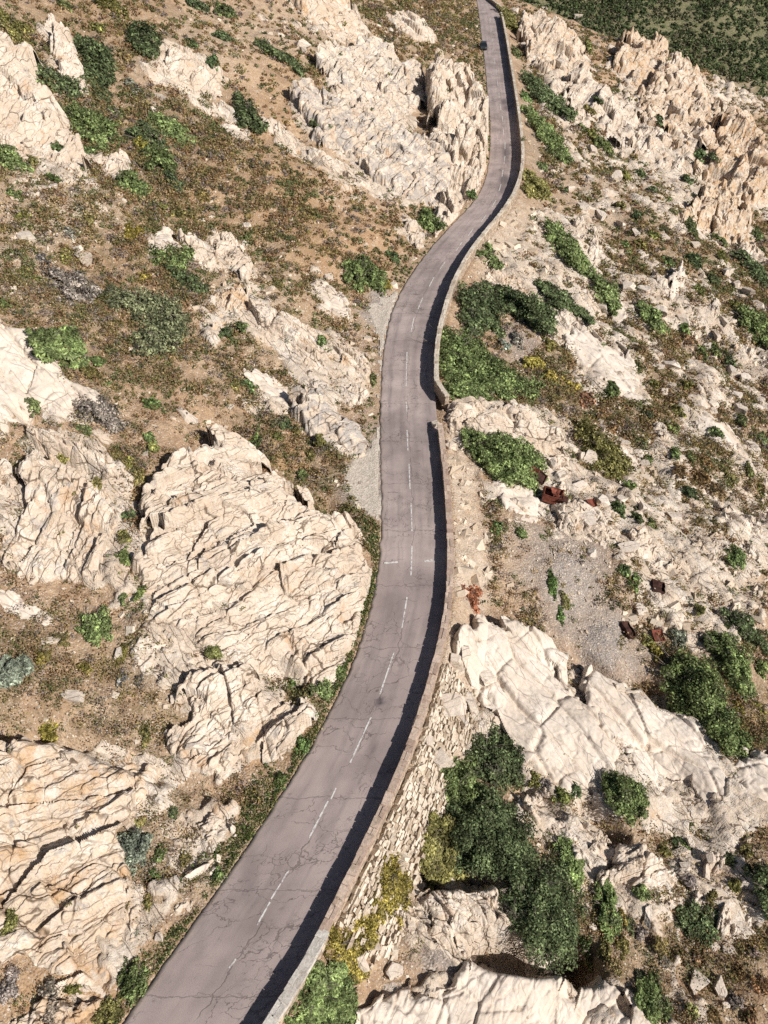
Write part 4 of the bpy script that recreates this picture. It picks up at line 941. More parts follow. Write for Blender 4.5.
# ------------------------------------------------------------------ materials
def rock_look(t, och, gry, ang):
    p = t.pos()
    n1 = t.noise(.33, 6, .6)
    c = t.mix(t.ramp(n1, .35, .68), (.535, .438, .345), (.715, .643, .558))
    n1b = t.noise(1.7, 5, .62)
    c = t.mix(t.ramp(n1b, .36, .66, 0, .6), c, (.61, .515, .42))
    # ochre weathering, in streaks down the faces
    st = t.vmath('MULTIPLY', p, (.55, .55, .16))
    n2 = t.noise(1.0, 5, .62, vec=st, dist=.6)
    lim = t.math('MULTIPLY_ADD', och, -.22, .665)
    k = t.math('MULTIPLY', t.math('SUBTRACT', n2, lim), 7.0, clamp=True)
    n2c = t.noise(2.3, 4)
    c = t.mix(t.math('MULTIPLY', k, t.ramp(n2c, .25, .7, .35, .95)), c, t.mix(n2c, (.34, .165, .065), (.56, .36, .19)))
    c = t.mix(t.math('MULTIPLY', och, t.ramp(n1b, .36, .64, .0, .62)), c, (.57, .41, .25))
    # grey lichen and old weathered skin
    n3 = t.noise(.75, 6, .68, dist=.4)
    lim = t.math('MULTIPLY_ADD', gry, -.25, .645)
    k = t.math('MULTIPLY', t.math('SUBTRACT', n3, lim), 9.0, clamp=True)
    c = t.mix(t.math('MULTIPLY', k, .75), c, (.33, .31, .295))
    # speckle and dark lichen dots
    n4 = t.noise(9.0, 3, .7)
    c = t.scale(c, t.ramp(n4, .3, .7, .84, 1.1))
    n5 = t.noise(3.6, 5, .7)
    c = t.mix(t.ramp(n5, .62, .72, 0, .55), c, (.24, .20, .165))
    # soil-filled hairline joints
    w = t.noise(.5, 3, .5, col=True)
    wp = t.vmath('ADD', p, t.vmath('MULTIPLY', t.vmath('SUBTRACT', w, (.5, .5, .5)), (1.1, 1.1, 1.1)))
    rot = t.n('ShaderNodeVectorRotate', rotation_type='Z_AXIS'); t.set(rot.inputs['Vector'], wp)
    t.set(rot.inputs['Angle'], t.math('MULTIPLY', ang, -math.pi))
    sq = t.vmath('MULTIPLY', rot.outputs[0], (.20, .75, .35))
    d = t.voro(1.0, 'DISTANCE_TO_EDGE', vec=sq, rnd=.9)
    on = t.ramp(t.noise(.5, 3), .40, .58)
    cr = t.math('MULTIPLY', t.ramp(d, .006, .028, 1, 0), on)
    c = t.mix(t.math('MULTIPLY', cr, .9), c, (.12, .08, .052))
    d2 = t.voro(3.1, 'DISTANCE_TO_EDGE', vec=t.vmath('MULTIPLY', rot.outputs[0], (.13, .62, .35)))
    cr2 = t.math('MULTIPLY', t.ramp(d2, .01, .05, 1, 0), t.ramp(t.noise(.7, 3), .42, .58))
    c = t.mix(t.math('MULTIPLY', cr2, .65), c, (.19, .13, .085))
    h = t.math('ADD', t.math('MULTIPLY', t.noise(5.0, 5, .68), 1.0), t.math('MULTIPLY', cr, -.5))
    h = t.math('ADD', h, t.math('MULTIPLY', cr2, -.3))
    return c, h


def mat_rock():
    t = NT('rock')
    sep = t.n('ShaderNodeSeparateColor'); t.set(sep.inputs[0], t.n('ShaderNodeObjectInfo').outputs['Color'])
    al = t.n('ShaderNodeObjectInfo').outputs['Alpha']
    c, h = rock_look(t, sep.outputs[0], t.math('MAXIMUM', sep.outputs[1], t.math('MULTIPLY', al, .22)), sep.outputs[2])
    c = t.mix(t.math('MULTIPLY', t.math('SUBTRACT', 1.0, al), .55), c, (.675, .60, .525))
    b = t.n('ShaderNodeBump'); b.inputs['Distance'].default_value = .22
    t.set(b.inputs['Strength'], t.math('MULTIPLY', al, .55)); t.set(b.inputs['Height'], h)
    return t.principled(c, .92, b.outputs[0], .15)


def mat_ground():
    t = NT('hillside soil')
    z = t.attr('zone')
    sep = t.n('ShaderNodeSeparateColor'); t.set(sep.inputs[0], z)
    pale, orange, scree = sep.outputs
    veg = t.attr('zone', 'Alpha'); stone = t.attr('stone', 'Fac'); wild = t.attr('wild', 'Fac')
    a = t.noise(.22, 6, .62); b = t.noise(1.4, 6, .68); f = t.noise(7.0, 4, .7)
    c = t.mix(t.ramp(a, .35, .65), (.400, .268, .165), (.535, .390, .255))
    c = t.mix(t.ramp(b, .38, .66, 0, .75), c, (.265, .172, .110))
    ob = t.math('MULTIPLY', orange, t.ramp(b, .3, .6, .55, 1))
    c = t.mix(ob, c, t.mix(f, (.34, .19, .09), (.49, .315, .17)))
    # plant litter and dry stems over vegetated ground
    vb = t.math('MULTIPLY', veg, t.ramp(t.noise(1.0, 5, .66), .36, .58))
    c = t.mix(t.math('MULTIPLY', vb, .85), c, t.mix(t.ramp(b, .35, .65), (.165, .115, .075), (.140, .125, .060)))
    # pale crumbled rock
    pl = t.math('MULTIPLY', pale, t.ramp(t.noise(.9, 6, .7), .30, .56))
    c = t.mix(pl, c, t.mix(f, (.44, .335, .24), (.62, .52, .415)))
    sc = t.math('MULTIPLY', scree, t.ramp(b, .25, .55, .6, 1))
    c = t.mix(sc, c, t.mix(t.ramp(f, .3, .7), (.215, .185, .170), (.375, .335, .305)))
    # gravel: single stones of differing tone
    for s_, th, st_ in ((5.2, .88, .8), (10.0, .70, .85)):
        hue = t.n('ShaderNodeSeparateColor'); t.set(hue.inputs[0], t.voro(s_, 'F1', out='Color'))
        dist = t.voro(s_, 'F1')
        thr = t.math('SUBTRACT', th, t.math('MULTIPLY', t.math('MAXIMUM', pale, scree), .38))
        m = t.math('MULTIPLY', t.math('GREATER_THAN', hue.outputs[0], thr), t.ramp(dist, .30, .42, st_, 0))
        c = t.mix(m, c, t.mix(hue.outputs[1], (.40, .33, .27), (.72, .64, .54)))
        m2 = t.math('MULTIPLY', t.math('LESS_THAN', hue.outputs[0], .22), t.ramp(dist, .25, .42, .6, 0))
        c = t.mix(m2, c, (.135, .095, .07))
    c = t.mix(t.math('MULTIPLY', stone, .35), c, t.mix(f, (.48, .385, .29), (.70, .61, .51)))
    wd = t.mix(t.ramp(b, .4, .6), (.115, .130, .060), (.25, .21, .135))
    c = t.mix(t.math('MULTIPLY', wild, t.math('SUBTRACT', 1.0, pale)), c, wd)
    h = t.math('ADD', t.noise(4.5, 6, .72), t.math('MULTIPLY', t.voro(6.0), -.5))
    rc, rh = rock_look(t, t.math('MAXIMUM', t.math('MULTIPLY', orange, .9), .34), .14, .74)
    rk = t.ramp(t.math('ADD', t.attr('rock', 'Fac'), t.math('MULTIPLY', t.math('SUBTRACT', t.noise(2.2, 5, .7), .5), .9)), .38, .58)
    c = t.mix(rk, c, rc)
    hm = t.math('ADD', t.math('MULTIPLY', h, t.math('SUBTRACT', 1.0, rk)), t.math('MULTIPLY', rh, rk))
    return t.principled(c, .95, t.bump(hm, .7, .24), .1)


def mat_road():
    t = NT('worn asphalt')
    rc = t.attr('rc')
    sep = t.n('ShaderNodeSeparateColor'); t.set(sep.inputs[0], rc)
    s, tt, tar = sep.outputs; old = t.attr('rc', 'Alpha')
    cmb = t.n('ShaderNodeCombineXYZ'); t.set(cmb.inputs[0], s); t.set(cmb.inputs[1], t.math('MULTIPLY', tt, 5.8))
    v = cmb.outputs[0]
    n1 = t.noise(.35, 5, .6, vec=v); n2 = t.noise(26, 3, .8, vec=v)
    st = t.vmath('MULTIPLY', v, (.10, 1.5, 1))
    n3 = t.noise(1.0, 4, .6, vec=st)
    n0 = t.noise(.13, 4, .6, vec=v)
    c = t.mix(t.ramp(n1, .3, .7), (.335, .268, .250), (.445, .364, .336))
    c = t.mix(t.ramp(n3, .48, .72, 0, .6), c, (.235, .192, .180))
    c = t.mix(t.math('MULTIPLY', old, t.ramp(n1, .35, .6, .1, .35)), c, (.25, .20, .19))
    # wheel tracks of either lane, dustier edges
    for m_ in (.18, .42, .60, .84):
        q = t.ramp(t.math('ABSOLUTE', t.math('SUBTRACT', tt, m_)), .0, .07, .22, 0)
        c = t.mix(q, c, (.22, .178, .172))
    c = t.scale(c, t.ramp(n0, .35, .62, .80, 1.10))
    c = t.mix(t.ramp(t.noise(2.2, 4, .7, vec=v), .60, .70, 0, .5), c, (.17, .138, .134))
    e = t.ramp(tt, .0, .09, .75, 0)
    c = t.mix(t.math('MULTIPLY', e, t.ramp(t.noise(1.6, 4, .6, vec=v), .3, .6)), c, (.37, .30, .24))
    c = t.scale(c, t.ramp(n2, .2, .8, .70, 1.26))
    # crack network
    w = t.noise(1.1, 4, .6, vec=v, col=True)
    wp = t.vmath('ADD', v, t.vmath('MULTIPLY', t.vmath('SUBTRACT', w, (.5, .5, .5)), (1.5, 1.5, 0)))
    d = t.voro(.42, 'DISTANCE_TO_EDGE', vec=wp)
    a = t.math('MULTIPLY', t.ramp(d, .002, .011, 1, 0), t.ramp(t.noise(.5, 3, vec=v), .42, .55))
    d2 = t.voro(1.5, 'DISTANCE_TO_EDGE', vec=wp)
    a2 = t.math('MULTIPLY', t.ramp(d2, .01, .045, 1, 0), t.ramp(t.noise(.33, 4, .6, vec=v), .51, .62))
    cr = t.math('MAXIMUM', a, a2)
    # long joints by the middle and across
    wob = t.math('MULTIPLY', t.math('SUBTRACT', t.noise(.8, 5, .6, vec=v), .5), .16)
    lj = t.ramp(t.math('ABSOLUTE', t.math('SUBTRACT', t.math('ADD', tt, wob), .49)), .002, .008, .9, 0)
    lj = t.math('MULTIPLY', lj, t.ramp(t.noise(.22, 3, vec=v), .42, .52))
    xs = t.math('ADD', t.math('MULTIPLY', s, .155), t.math('MULTIPLY', wob, 1.1))
    xj = t.ramp(t.math('ABSOLUTE', t.math('SUBTRACT', t.math('FRACT', xs), .5)), .002, .009, .7, 0)
    cr = t.math('MAXIMUM', cr, t.math('MAXIMUM', lj, xj))
    c = t.mix(t.math('MULTIPLY', cr, .62), c, (.085, .066, .062))
    c = t.mix(t.math('MULTIPLY', tar, t.ramp(n2, .2, .7, .7, 1.0)), c, (.055, .048, .055))
    h = t.math('SUBTRACT', t.math('MULTIPLY', n2, .4), cr)
    return t.principled(c, .85, t.bump(h, .4, .03), .25)


def mat_gravel():
    t = NT('grey gravel')
    f = t.noise(3.0, 6, .75); v = t.n('ShaderNodeSeparateColor'); t.set(v.inputs[0], t.voro(8.0, out='Color'))
    c = t.mix(t.ramp(f, .3, .7), (.45, .38, .305), (.62, .545, .455))
    c = t.mix(.45, c, t.mix(v.outputs[0], (.16, .135, .115), (.60, .54, .47)))
    return t.principled(c, .95, t.bump(t.voro(8.0), .5, .08), .1)


def mat_paint():
    t = NT('faded road paint')
    f = t.ramp(t.noise(3.5, 6, .75), .38, .55)
    c = t.mix(f, (.30, .25, .24), (.66, .64, .60))
    return t.principled(c, .8)


def mat_masonry(name, c1, c2, mortar, sc=2.6, joint=.05, var=.5):
    t = NT(name)
    w = t.noise(2.0, 3, col=True)
    p = t.vmath('ADD', t.pos(), t.vmath('MULTIPLY', t.vmath('SUBTRACT', w, (.5, .5, .5)), (.25, .25, .25)))
    v = t.n('ShaderNodeSeparateColor'); t.set(v.inputs[0], t.voro(sc, vec=p, out='Color'))
    d = t.voro(sc, 'DISTANCE_TO_EDGE', vec=p)
    c = t.mix(v.outputs[0], c1, c2)
    c = t.scale(c, t.math('MULTIPLY_ADD', v.outputs[1], var, 1 - var / 2))
    c = t.scale(c, t.ramp(t.noise(7, 4, .7), .3, .7, .8, 1.15))
    j = t.ramp(d, joint * .5, joint * 1.4, 1, 0)
    c = t.mix(t.math('MULTIPLY', j, .8), c, mortar)
    c = t.mix(t.ramp(t.noise(.9, 5, .7), .55, .72, 0, .6), c, (.24, .19, .15))
    return t.principled(c, .92, t.bump(t.math('ADD', t.math('MULTIPLY', j, -1.0), t.math('MULTIPLY', t.noise(9, 3), .4)), .6, .06), .1)


def mat_render(name, c1, c2):
    t = NT(name)
    n = t.noise(1.2, 6, .68)
    c = t.mix(t.ramp(n, .35, .65), c1, c2)
    c = t.mix(t.ramp(t.noise(3.0, 5, .7), .56, .70, 0, .55), c, (.27, .235, .20))
    return t.principled(c, .9, t.bump(t.noise(8, 4, .7), .4, .05), .1)


def mat_drystone(name='dry stone', c1=(.36, .28, .20), c2=(.70, .61, .50)):
    t = NT(name)
    k = t.attr('tone', 'Fac')
    c = t.mix(k, c1, c2)
    c = t.scale(c, t.ramp(t.noise(6, 5, .75), .3, .7, .72, 1.15))
    c = t.mix(t.ramp(t.noise(.8, 5, .7), .52, .68, 0, .55), c, (.30, .235, .17))
    return t.principled(c, .92, t.bump(t.noise(9, 4, .7), .6, .06), .1)


def mat_leaf():
    t = NT('shrub leaves')
    g = t.n('ShaderNodeNewGeometry')
    oi = t.n('ShaderNodeObjectInfo')
    r = g.outputs['Random Per Island']
    c = t.scale(oi.outputs['Color'], t.math('MULTIPLY_ADD', t.math('POWER', r, 1.8), 2.0, .65))
    p2 = t.vmath('ADD', t.pos(), t.vmath('SCALE', (3.1, 1.7, .9)))
    n = t.noise(1.1, 3, .6)
    c = t.scale(c, t.ramp(n, .32, .68, .62, 1.42))
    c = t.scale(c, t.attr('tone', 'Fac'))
    dry = t.math('MULTIPLY', t.ramp(t.noise(.75, 4, .65, vec=p2), .54, .70), t.math('MULTIPLY', oi.outputs['Alpha'], .85))
    c = t.mix(dry, c, t.mix(r, (.115, .092, .080), (.245, .205, .180)))
    return leafy(t, c)


def leafy(t, c):
    x = t.n('ShaderNodeBsdfDiffuse'); t.set(x.inputs[0], c)
    y = t.n('ShaderNodeBsdfTranslucent'); t.set(y.inputs[0], c)
    m = t.n('ShaderNodeMixShader'); m.inputs[0].default_value = .30
    t.t.links.new(x.outputs[0], m.inputs[1]); t.t.links.new(y.outputs[0], m.inputs[2])
    t.t.links.new(m.outputs[0], t.out.inputs[0])
    return t.m


def mat_tuft(name):
    t = NT(name)
    r = t.n('ShaderNodeNewGeometry').outputs['Random Per Island']
    return leafy(t, t.scale(t.attr('col'), t.math('MULTIPLY_ADD', r, 1.0, .5)))


def mat_stone():
    t = NT('loose stone')
    r = t.n('ShaderNodeNewGeometry').outputs['Random Per Island']
    c = t.mix(r, (.44, .345, .25), (.69, .595, .48))
    c = t.scale(c, t.ramp(t.noise(6, 4, .7), .3, .7, .8, 1.1))
    return t.principled(c, .92, t.bump(t.noise(12, 3), .4, .05), .1)
# ------------------------------------------------------------------ build
M_rock = mat_rock(); M_ground = mat_ground(); M_leaf = mat_leaf(); M_tuft = mat_tuft('scrub tufts'); M_stone = mat_stone()
M_stem = simple('bare twigs', (.19, .155, .13), .9)
LAND = []
for k, spec in enumerate(OUT):
    o, c, ref = build_outcrop(k, spec, M_rock)
    LAND.append((c[0], c[1], ref, np.array(spec[8], float)))
build_ground(M_ground)

# ---- sea sheet far below, out to the horizon
sea = mesh_np('sea', [(-6000, -6000, -120), (6000, -6000, -120), (6000, 6000, -120), (-6000, 6000, -120)], np.array([[0, 1, 2, 3]]), simple('sea water', (.02, .06, .09), .15, 0, .5))
tag(sea, kind='structure')

# ---- the road
TAR = [(380,702,4,4,1),(505,102,4,3,.7),(507,108,4,3,.6),(504,126,4,1.5,.4),(506,153,3,8,.55),(505,180,5,5,.7),(502,190,5,4,.5),(441,474,5,14,.4),(424,440,12,16,.25),(412,470,6,20,.2),
       (395,610,8,30,.25),(420,580,14,12,.3),(330,800,6,40,.2),(250,870,8,40,.3),(230,830,5,25,.3),(372,740,3,20,.25),(320,830,5,14,.3),(200,930,6,30,.2),(428,412,6,6,.25)]


def build_road():
    ys = [-12.0]
    while ys[-1] < 300: ys.append(ys[-1] + .0042 * (ys[-1] + 48))
    ys = np.array(ys); nc = 26
    u = np.linspace(0, 1, nc)
    x0 = xl(ys) + .16 * fbm(ys / 1.3, ys * 0, 5, 3) - .02; x1 = xw(ys) + .12
    X = x0[:, None] + (x1 - x0)[:, None] * u; Y = np.repeat(ys[:, None], nc, 1)
    s = np.concatenate([[0], np.cumsum(np.hypot(np.diff((x0 + x1) / 2), np.diff(ys)))])
    Z = .035 * (1 - (2 * u - 1) ** 2)[None, :] + .006 * gnoise(X / 1.1, Y / 1.1, 8) + 0 * X
    px, py, _ = project(X, Y, Z)
    tar = patch(TAR, px, py)
    old = ((py > 562) * 1.0)
    A = np.stack([np.repeat(s[:, None], nc, 1), np.repeat(u[None, :], len(ys), 0), tar, old], -1).reshape(-1, 4)
    V = np.stack([X, Y, Z], -1).reshape(-1, 3)
    F = grid_faces(len(ys), nc)
    # a skirt below the inland edge gives the asphalt its thickness
    n = len(V); sk = V[::nc].copy(); sk[:, 2] = -.2; sk[:, 0] -= .03
    i = np.arange(len(ys) - 1)
    S = np.stack([i * nc, (i + 1) * nc, n + i + 1, n + i], -1)
    o = mesh_np('road', np.concatenate([V, sk]), np.concatenate([F, S]), mat_road(), True, {'rc': np.concatenate([A, A[::nc]])})
    tag(o, kind='structure')


build_road()
DASH = [((229,968),(236,959)),((257,925),(270,902)),((271,899),(289,870)),((309,838),(328,801)),((331,799),(336,788)),((350,763),(371,717)),((380,694),(394,652)),((402,628),(407,597)),((411,576),(412,546)),
        ((412,531),(411,503)),((410,489),(409,464)),((408,451),(407,430)),((407,412),(406,402)),((406,386),(407,352)),((411,332),(414,317)),((418,309),(423,297)),((429,287),(434,277)),((440,269),(445,262)),((456,251),(462,242)),
        ((468,236),(473,229)),((481,222),(486,215)),((492,207),(496,200)),((499,191),(501,184)),((502,177),(503,170)),((504,164),(505,156)),((505,149),(505,142)),((504,135),(503,128)),((503,122),(502,116)),((501,110),(500,104)),
        ((499,98),(499,92)),((498,86),(497,80)),((496,75),(496,69)),((495,64),(494,58)),((493,52),(493,47)),((492,42),(492,38)),((491,32),(491,27)),((490,22),(490,18)),
        ((384,563),(398,562)),((424,561),(434,560))]


def build_markings():
    V, F = [], []
    for k, (a, b) in enumerate(DASH):
        x, y = flat(np.array([a[0], b[0]]), np.array([a[1], b[1]]), .05)
        p = np.array([[x[0], y[0]], [x[1], y[1]]]); d = p[1] - p[0]; L = np.hypot(*d); n = np.array([-d[1], d[0]]) / L
        w = .055 if k < len(DASH) - 2 else .10
        m = max(2, int(L / .3))
        for i in range(m + 1):
            q = p[0] + d * i / m
            f = w * (1 + .25 * random.uniform(-1, 1))
            for sgn in (-1, 1):
                e = q + n * f * sgn
                t0 = (e[0] - xl(e[1])) / (xw(e[1]) + .12 - xl(e[1]))
                V.append((e[0], e[1], .046))
            if i: j = len(V); F.append((j - 4, j - 3, j - 1, j - 2))
    o = mesh_np('road_markings', V, np.array(F), mat_paint()); tag(o, kind='structure')


build_markings()


SHOULDER = []


def sheet(name, P, mat, lift=.08, kind='structure', sub=.25, ns=.35):
    P = np.array(P, float); wx, wy = unproject(P[:, 0], P[:, 1]); poly = np.stack([wx, wy], -1); SHOULDER.append((poly, poly.min(0), poly.max(0)))
    lo = poly.min(0) - .5; hi = poly.max(0) + .5
    X, Y = np.meshgrid(np.arange(lo[0], hi[0], sub), np.arange(lo[1], hi[1], sub))
    d = poly_dist(X, Y, poly) + ns * fbm(X / 1.2, Y / 1.2, 77, 3)
    cl, _ = tang(Y, xl); d = np.minimum(d, (xl(Y) - X) * cl - .02 + .3)
    Z = macro(X, Y) + np.clip(d, -.3, lift * 1.2) + .02 * fbm(X, Y, 5, 2)
    Z = np.where(X > xl(Y) - .25, np.minimum(Z, -.02), Z)
    V = np.stack([X, Y, Z], -1).reshape(-1, 3); F = grid_faces(*X.shape)
    V, F, _ = compact(V, F[(d.ravel()[F] > -.1).all(1)])
    return tag(mesh_np(name, V, F, mat, True), kind=kind)


M_grav = mat_gravel()
sheet('gravel_shoulder', [(364,307),(380,300),(399,289),(396,305),(390,320),(386,340),(384,365),(382,400),(377,400),(378,350),(374,325)], M_grav)
sheet('gravel_shoulder', [(378,425),(384,425),(384,530),(374,520),(356,505),(344,490),(342,470),(356,456),(370,448)], M_grav)

# ---- parapet walls
M_brick = mat_drystone('reddish coping stone', (.38, .27, .21), (.62, .49, .39))
M_tanst = mat_masonry('tan wall stone', (.34, .26, .19), (.52, .42, .32), (.22, .18, .14), 2.6)
M_conc = mat_drystone('pale concrete', (.50, .455, .40), (.62, .58, .52))
M_cream = mat_drystone('cream coping', (.46, .38, .29), (.72, .645, .54))
M_dry = mat_drystone()


def path_y(y0, y1, step=.35):
    ys = [y0]
    while ys[-1] < y1: ys.append(ys[-1] + step * (1 + ys[-1] / 120))
    ys = np.array(ys)
    return np.stack([xw(ys), ys], -1)


def normals(P):
    t = np.gradient(P, axis=0); t /= np.linalg.norm(t, axis=1)[:, None]
    return np.stack([t[:, 1], -t[:, 0]], -1)


def sweep(P, prof, seed, jit=.02, closed=True):
    """Sweep a closed (offset, z) profile along a ground path; ends are capped."""
    N = normals(P); m = len(prof); n = len(P)
    off = np.array([p[0] for p in prof]); zz = np.array([p[1] for p in prof])
    s = np.concatenate([[0], np.cumsum(np.linalg.norm(np.diff(P, axis=0), axis=1))])
    S = np.repeat(s[:, None], m, 1); K = np.repeat(np.arange(m)[None, :] * 7.3, n, 0)
    jo = jit * fbm(S / .6, K, seed, 3); jz = jit * fbm(S / .5, K + 90, seed + 3, 3) + .8 * jit * gnoise(S / 2.5, K * 0, seed + 9)
    O = off[None, :] + jo
    V = np.stack([P[:, 0:1] + N[:, 0:1] * O, P[:, 1:2] + N[:, 1:2] * O, zz[None, :] + jz * (zz[None, :] > 0)], -1).reshape(-1, 3)
    i = np.arange(n * m).reshape(n, m)
    a = i[:-1]; b = i[1:]
    F = np.stack([a, np.roll(a, -1, 1), np.roll(b, -1, 1), b], -1).reshape(-1, 4)
    return V, [F, np.array([i[0][::-1]]), np.array([i[-1]])]


def stones(cx, N_, T_, U_, dims, rng, jit=.10):
    """Rough squared stones: centres, three axes each, half sizes."""
    n = len(cx)
    B = BOX[None] * rng.uniform(.86, 1.0, (n, 8, 3)) + rng.normal(size=(n, 8, 3)) * jit
    B = B * dims[:, None, :]
    V = cx[:, None, :] + B[:, :, 0:1] * T_[:, None, :] + B[:, :, 1:2] * N_[:, None, :] + B[:, :, 2:3] * U_[:, None, :]
    F = (BOXF[None] + (np.arange(n) * 8)[:, None, None]).reshape(-1, 4)
    return V.reshape(-1, 3), F, np.repeat(rng.random(n), 8)


def wall(label, P, width, mb, mc, seed, h=WTOP, foot=-1.0, jit=.045):
    c = P[len(P) // 2]
    root = empty('parapet_wall', (c[0], c[1], 0))
    tag(root, label, 'wall')
    loc = np.array([c[0], c[1], 0])
    hb = h - .14
    V, F = sweep(P, [(.02, -.25), (.03, .25), (.04, hb), (width * .5, hb), (width - .04, hb), (width, .1), (width + .1, foot)], seed, jit)
    mesh_np('wall_body', V - loc, F, mb, False, None, root)
    V, F = sweep(P, [(-.02, hb + .004), (-.025, h - .02), (width * .3, h + .015), (width * .7, h + .015), (width + .03, h - .02), (width + .03, hb + .004)], seed + 50, jit)
    N = normals(P); sl = np.concatenate([[0], np.cumsum(np.linalg.norm(np.diff(P, axis=0), axis=1))])
    rng = np.random.default_rng(seed); q = 0; C, N3, T3, U3, DD = [], [], [], [], []
    while q < sl[-1] - .15:
        L = rng.uniform(.35, .95) * (1 + .004 * np.interp(q, sl, P[:, 1]))
        split = rng.random() < .45
        for part in ((-.26, .24), (.24, .26)) if split else ((0, .5),):
            m = q + L / 2
            xy = np.array([np.interp(m, sl, P[:, 0]), np.interp(m, sl, P[:, 1])]); nn = np.array([np.interp(m, sl, N[:, 0]), np.interp(m, sl, N[:, 1])])
            xy = xy + nn * (width * (.5 + part[0]) + rng.uniform(-.02, .02))
            C.append((xy[0], xy[1], h - .055 + rng.uniform(-.03, .03))); N3.append((nn[0], nn[1], 0)); T3.append((-nn[1], nn[0], 0)); U3.append((0, 0, 1.0))
            DD.append((L * .50, width * part[1] * 1.06, .085 * rng.uniform(.85, 1.3)))
        q += L
    V2, F2, tone = stones(np.array(C), np.array(N3), np.array(T3), np.array(U3), np.array(DD), rng, .07)
    V[:, 2] -= .035
    n0 = len(V)
    mesh_np('coping', np.concatenate([V, V2]) - loc, list(F) + [F2 + n0], mc, False, {'tone': np.concatenate([np.full(n0, .12), tone])}, root)
    return root


def y_at(px, py): return float(flat(px, py, WTOP)[1])


yA, yB, yC, yD = y_at(261, 1060), y_at(319, 930), y_at(438, 427), y_at(501, 15)
yE = y_at(434, 392)
wall("pale concrete-capped parapet at the lower end of the road", path_y(yA, yB), .62, M_tanst, M_conc, 5)
wall("long parapet wall with reddish stone coping curving along the lower road", path_y(yB + .03, yC), .52, M_tanst, M_brick, 6, WTOP)
up = path_y(yE + .4, yD)
ex = flat(np.array([445., 441., 437., 434.]), np.array([399., 394., 388., 383.]), WTOP)
up = np.concatenate([np.stack(ex, -1)[:3], up[up[:, 1] > ex[1][2] + .3]])
wall("cream-capped parapet wall sweeping round the upper bend", up, .50, M_tanst, M_cream, 7, 1.35, -1.0, .05)
wall("short parapet piece beyond the far end of the cream-capped wall", np.stack(flat(np.array([503., 498., 492., 486., 478., 470., 462.]), np.array([9., 4.5, 0., -5., -12., -19., -26.]), WTOP), -1), .5, M_tanst, M_cream, 8, WTOP)


def bank(label, y0, y1, w0, w1, seed):
    rng = np.random.default_rng(seed)
    P = path_y(y0, y1, .10); N = normals(P)
    s = np.concatenate([[0], np.cumsum(np.linalg.norm(np.diff(P, axis=0), axis=1))])
    C, NN, TT, UU, DD = [], [], [], [], []
    nrow = 21
    for r in range(nrow):
        o = w0 + (w1 - w0) * (r + .5) / nrow
        q = rng.uniform(0, .3)
        while q < s[-1] - .2:
            L = rng.uniform(.16, .60) * (1.25 if rng.random() < .15 else 1)
            i = min(int(np.searchsorted(s, q + L / 2)), len(P) - 1)
            miss = rng.random() < (.05 + .35 * max(0, (r - 14) / 7) + .5 * max(0, 1 - min(q, s[-1] - q) / 1.5))
            if not miss:
                oo = o + rng.uniform(-.05, .05)
                x, y = P[i] + N[i] * oo
                z = float(macro(np.array([x]), np.array([y]))[0])
                sl = 1.25
                dn = np.array([N[i][0], N[i][1], -sl]); dn /= np.linalg.norm(dn)
                tt = np.array([-N[i][1], N[i][0], 0]); nn = np.cross(tt, dn); nn *= np.sign(nn[2])
                C.append(np.array([x, y, z]) + nn * rng.uniform(.0, .12)); TT.append(tt); UU.append(nn); NN.append(dn)
                DD.append((L * .52, (w1 - w0) / nrow * .78 * rng.uniform(.8, 1.15), rng.uniform(.10, .26)))
            q += L
    C = np.array(C); V, F, tone = stones(C, np.array(NN), np.array(TT), np.array(UU), np.array(DD), rng, .22)
    c = V.mean(0)
    o = mesh_np('retaining_wall', V, F, M_dry, False, {'tone': tone}, None, c)
    return tag(o, label, 'wall')


bank("battered dry-stone retaining bank under the reddish-capped parapet's lower stretch", y_at(322, 925), y_at(436, 655), .66, 3.7, 11)

LAND += [(478, 45, "the road's far straight", None), (375, 490, "the gravel strip by the road", None), (580, 600, "the grey scree patch", None), (548, 488, "the rusty car wreck", None),
         (440, 410, "the gap between the parapet walls", None), (700, 690, "the largest seaward bush", None), (500, 830, "the dark gully thicket", None), (150, 318, "the largest inland thicket", None),
         (366, 272, "the round bush by the lay-by", None), (482, 370, "the creeping mat on the wall", None), (515, 455, "the leafy bush by the wreck", None), (170, 130, "the green diagonal thicket", None),
         (300, 205, "the orange soil slope", None), (640, 955, "the bottom corner scrub", None), (740, 560, "the lone bright round bush", None), (320, 995, "the feathery bush by the parapet", None),
         (565, 240, "the green diagonal bush", None), (548, 125, "the bright streak of bushes", None), (120, 150, "the split pale boulder pair", None), (60, 340, "the feathery green mound", None)]

bpy.context.view_layer.update()
DG = bpy.context.evaluated_depsgraph_get()
ORG = Vector((0, 0, CAMZ))


def hit(px, py):
    d = ray(px, py)
    ok, p, *_ = scene.ray_cast(DG, ORG, Vector(tuple(float(q) for q in d)))
    if not ok: return None
    return np.array(p), float(p.y * CP - (p.z - CAMZ) * SP)


ORD = ['', 'second ', 'third ', 'fourth ', 'fifth ', 'sixth ', 'seventh ', 'eighth ', 'ninth ', 'tenth ']
AUTO = []          # (object, stem words, px, py) whose label is composed at the end
USED = set()


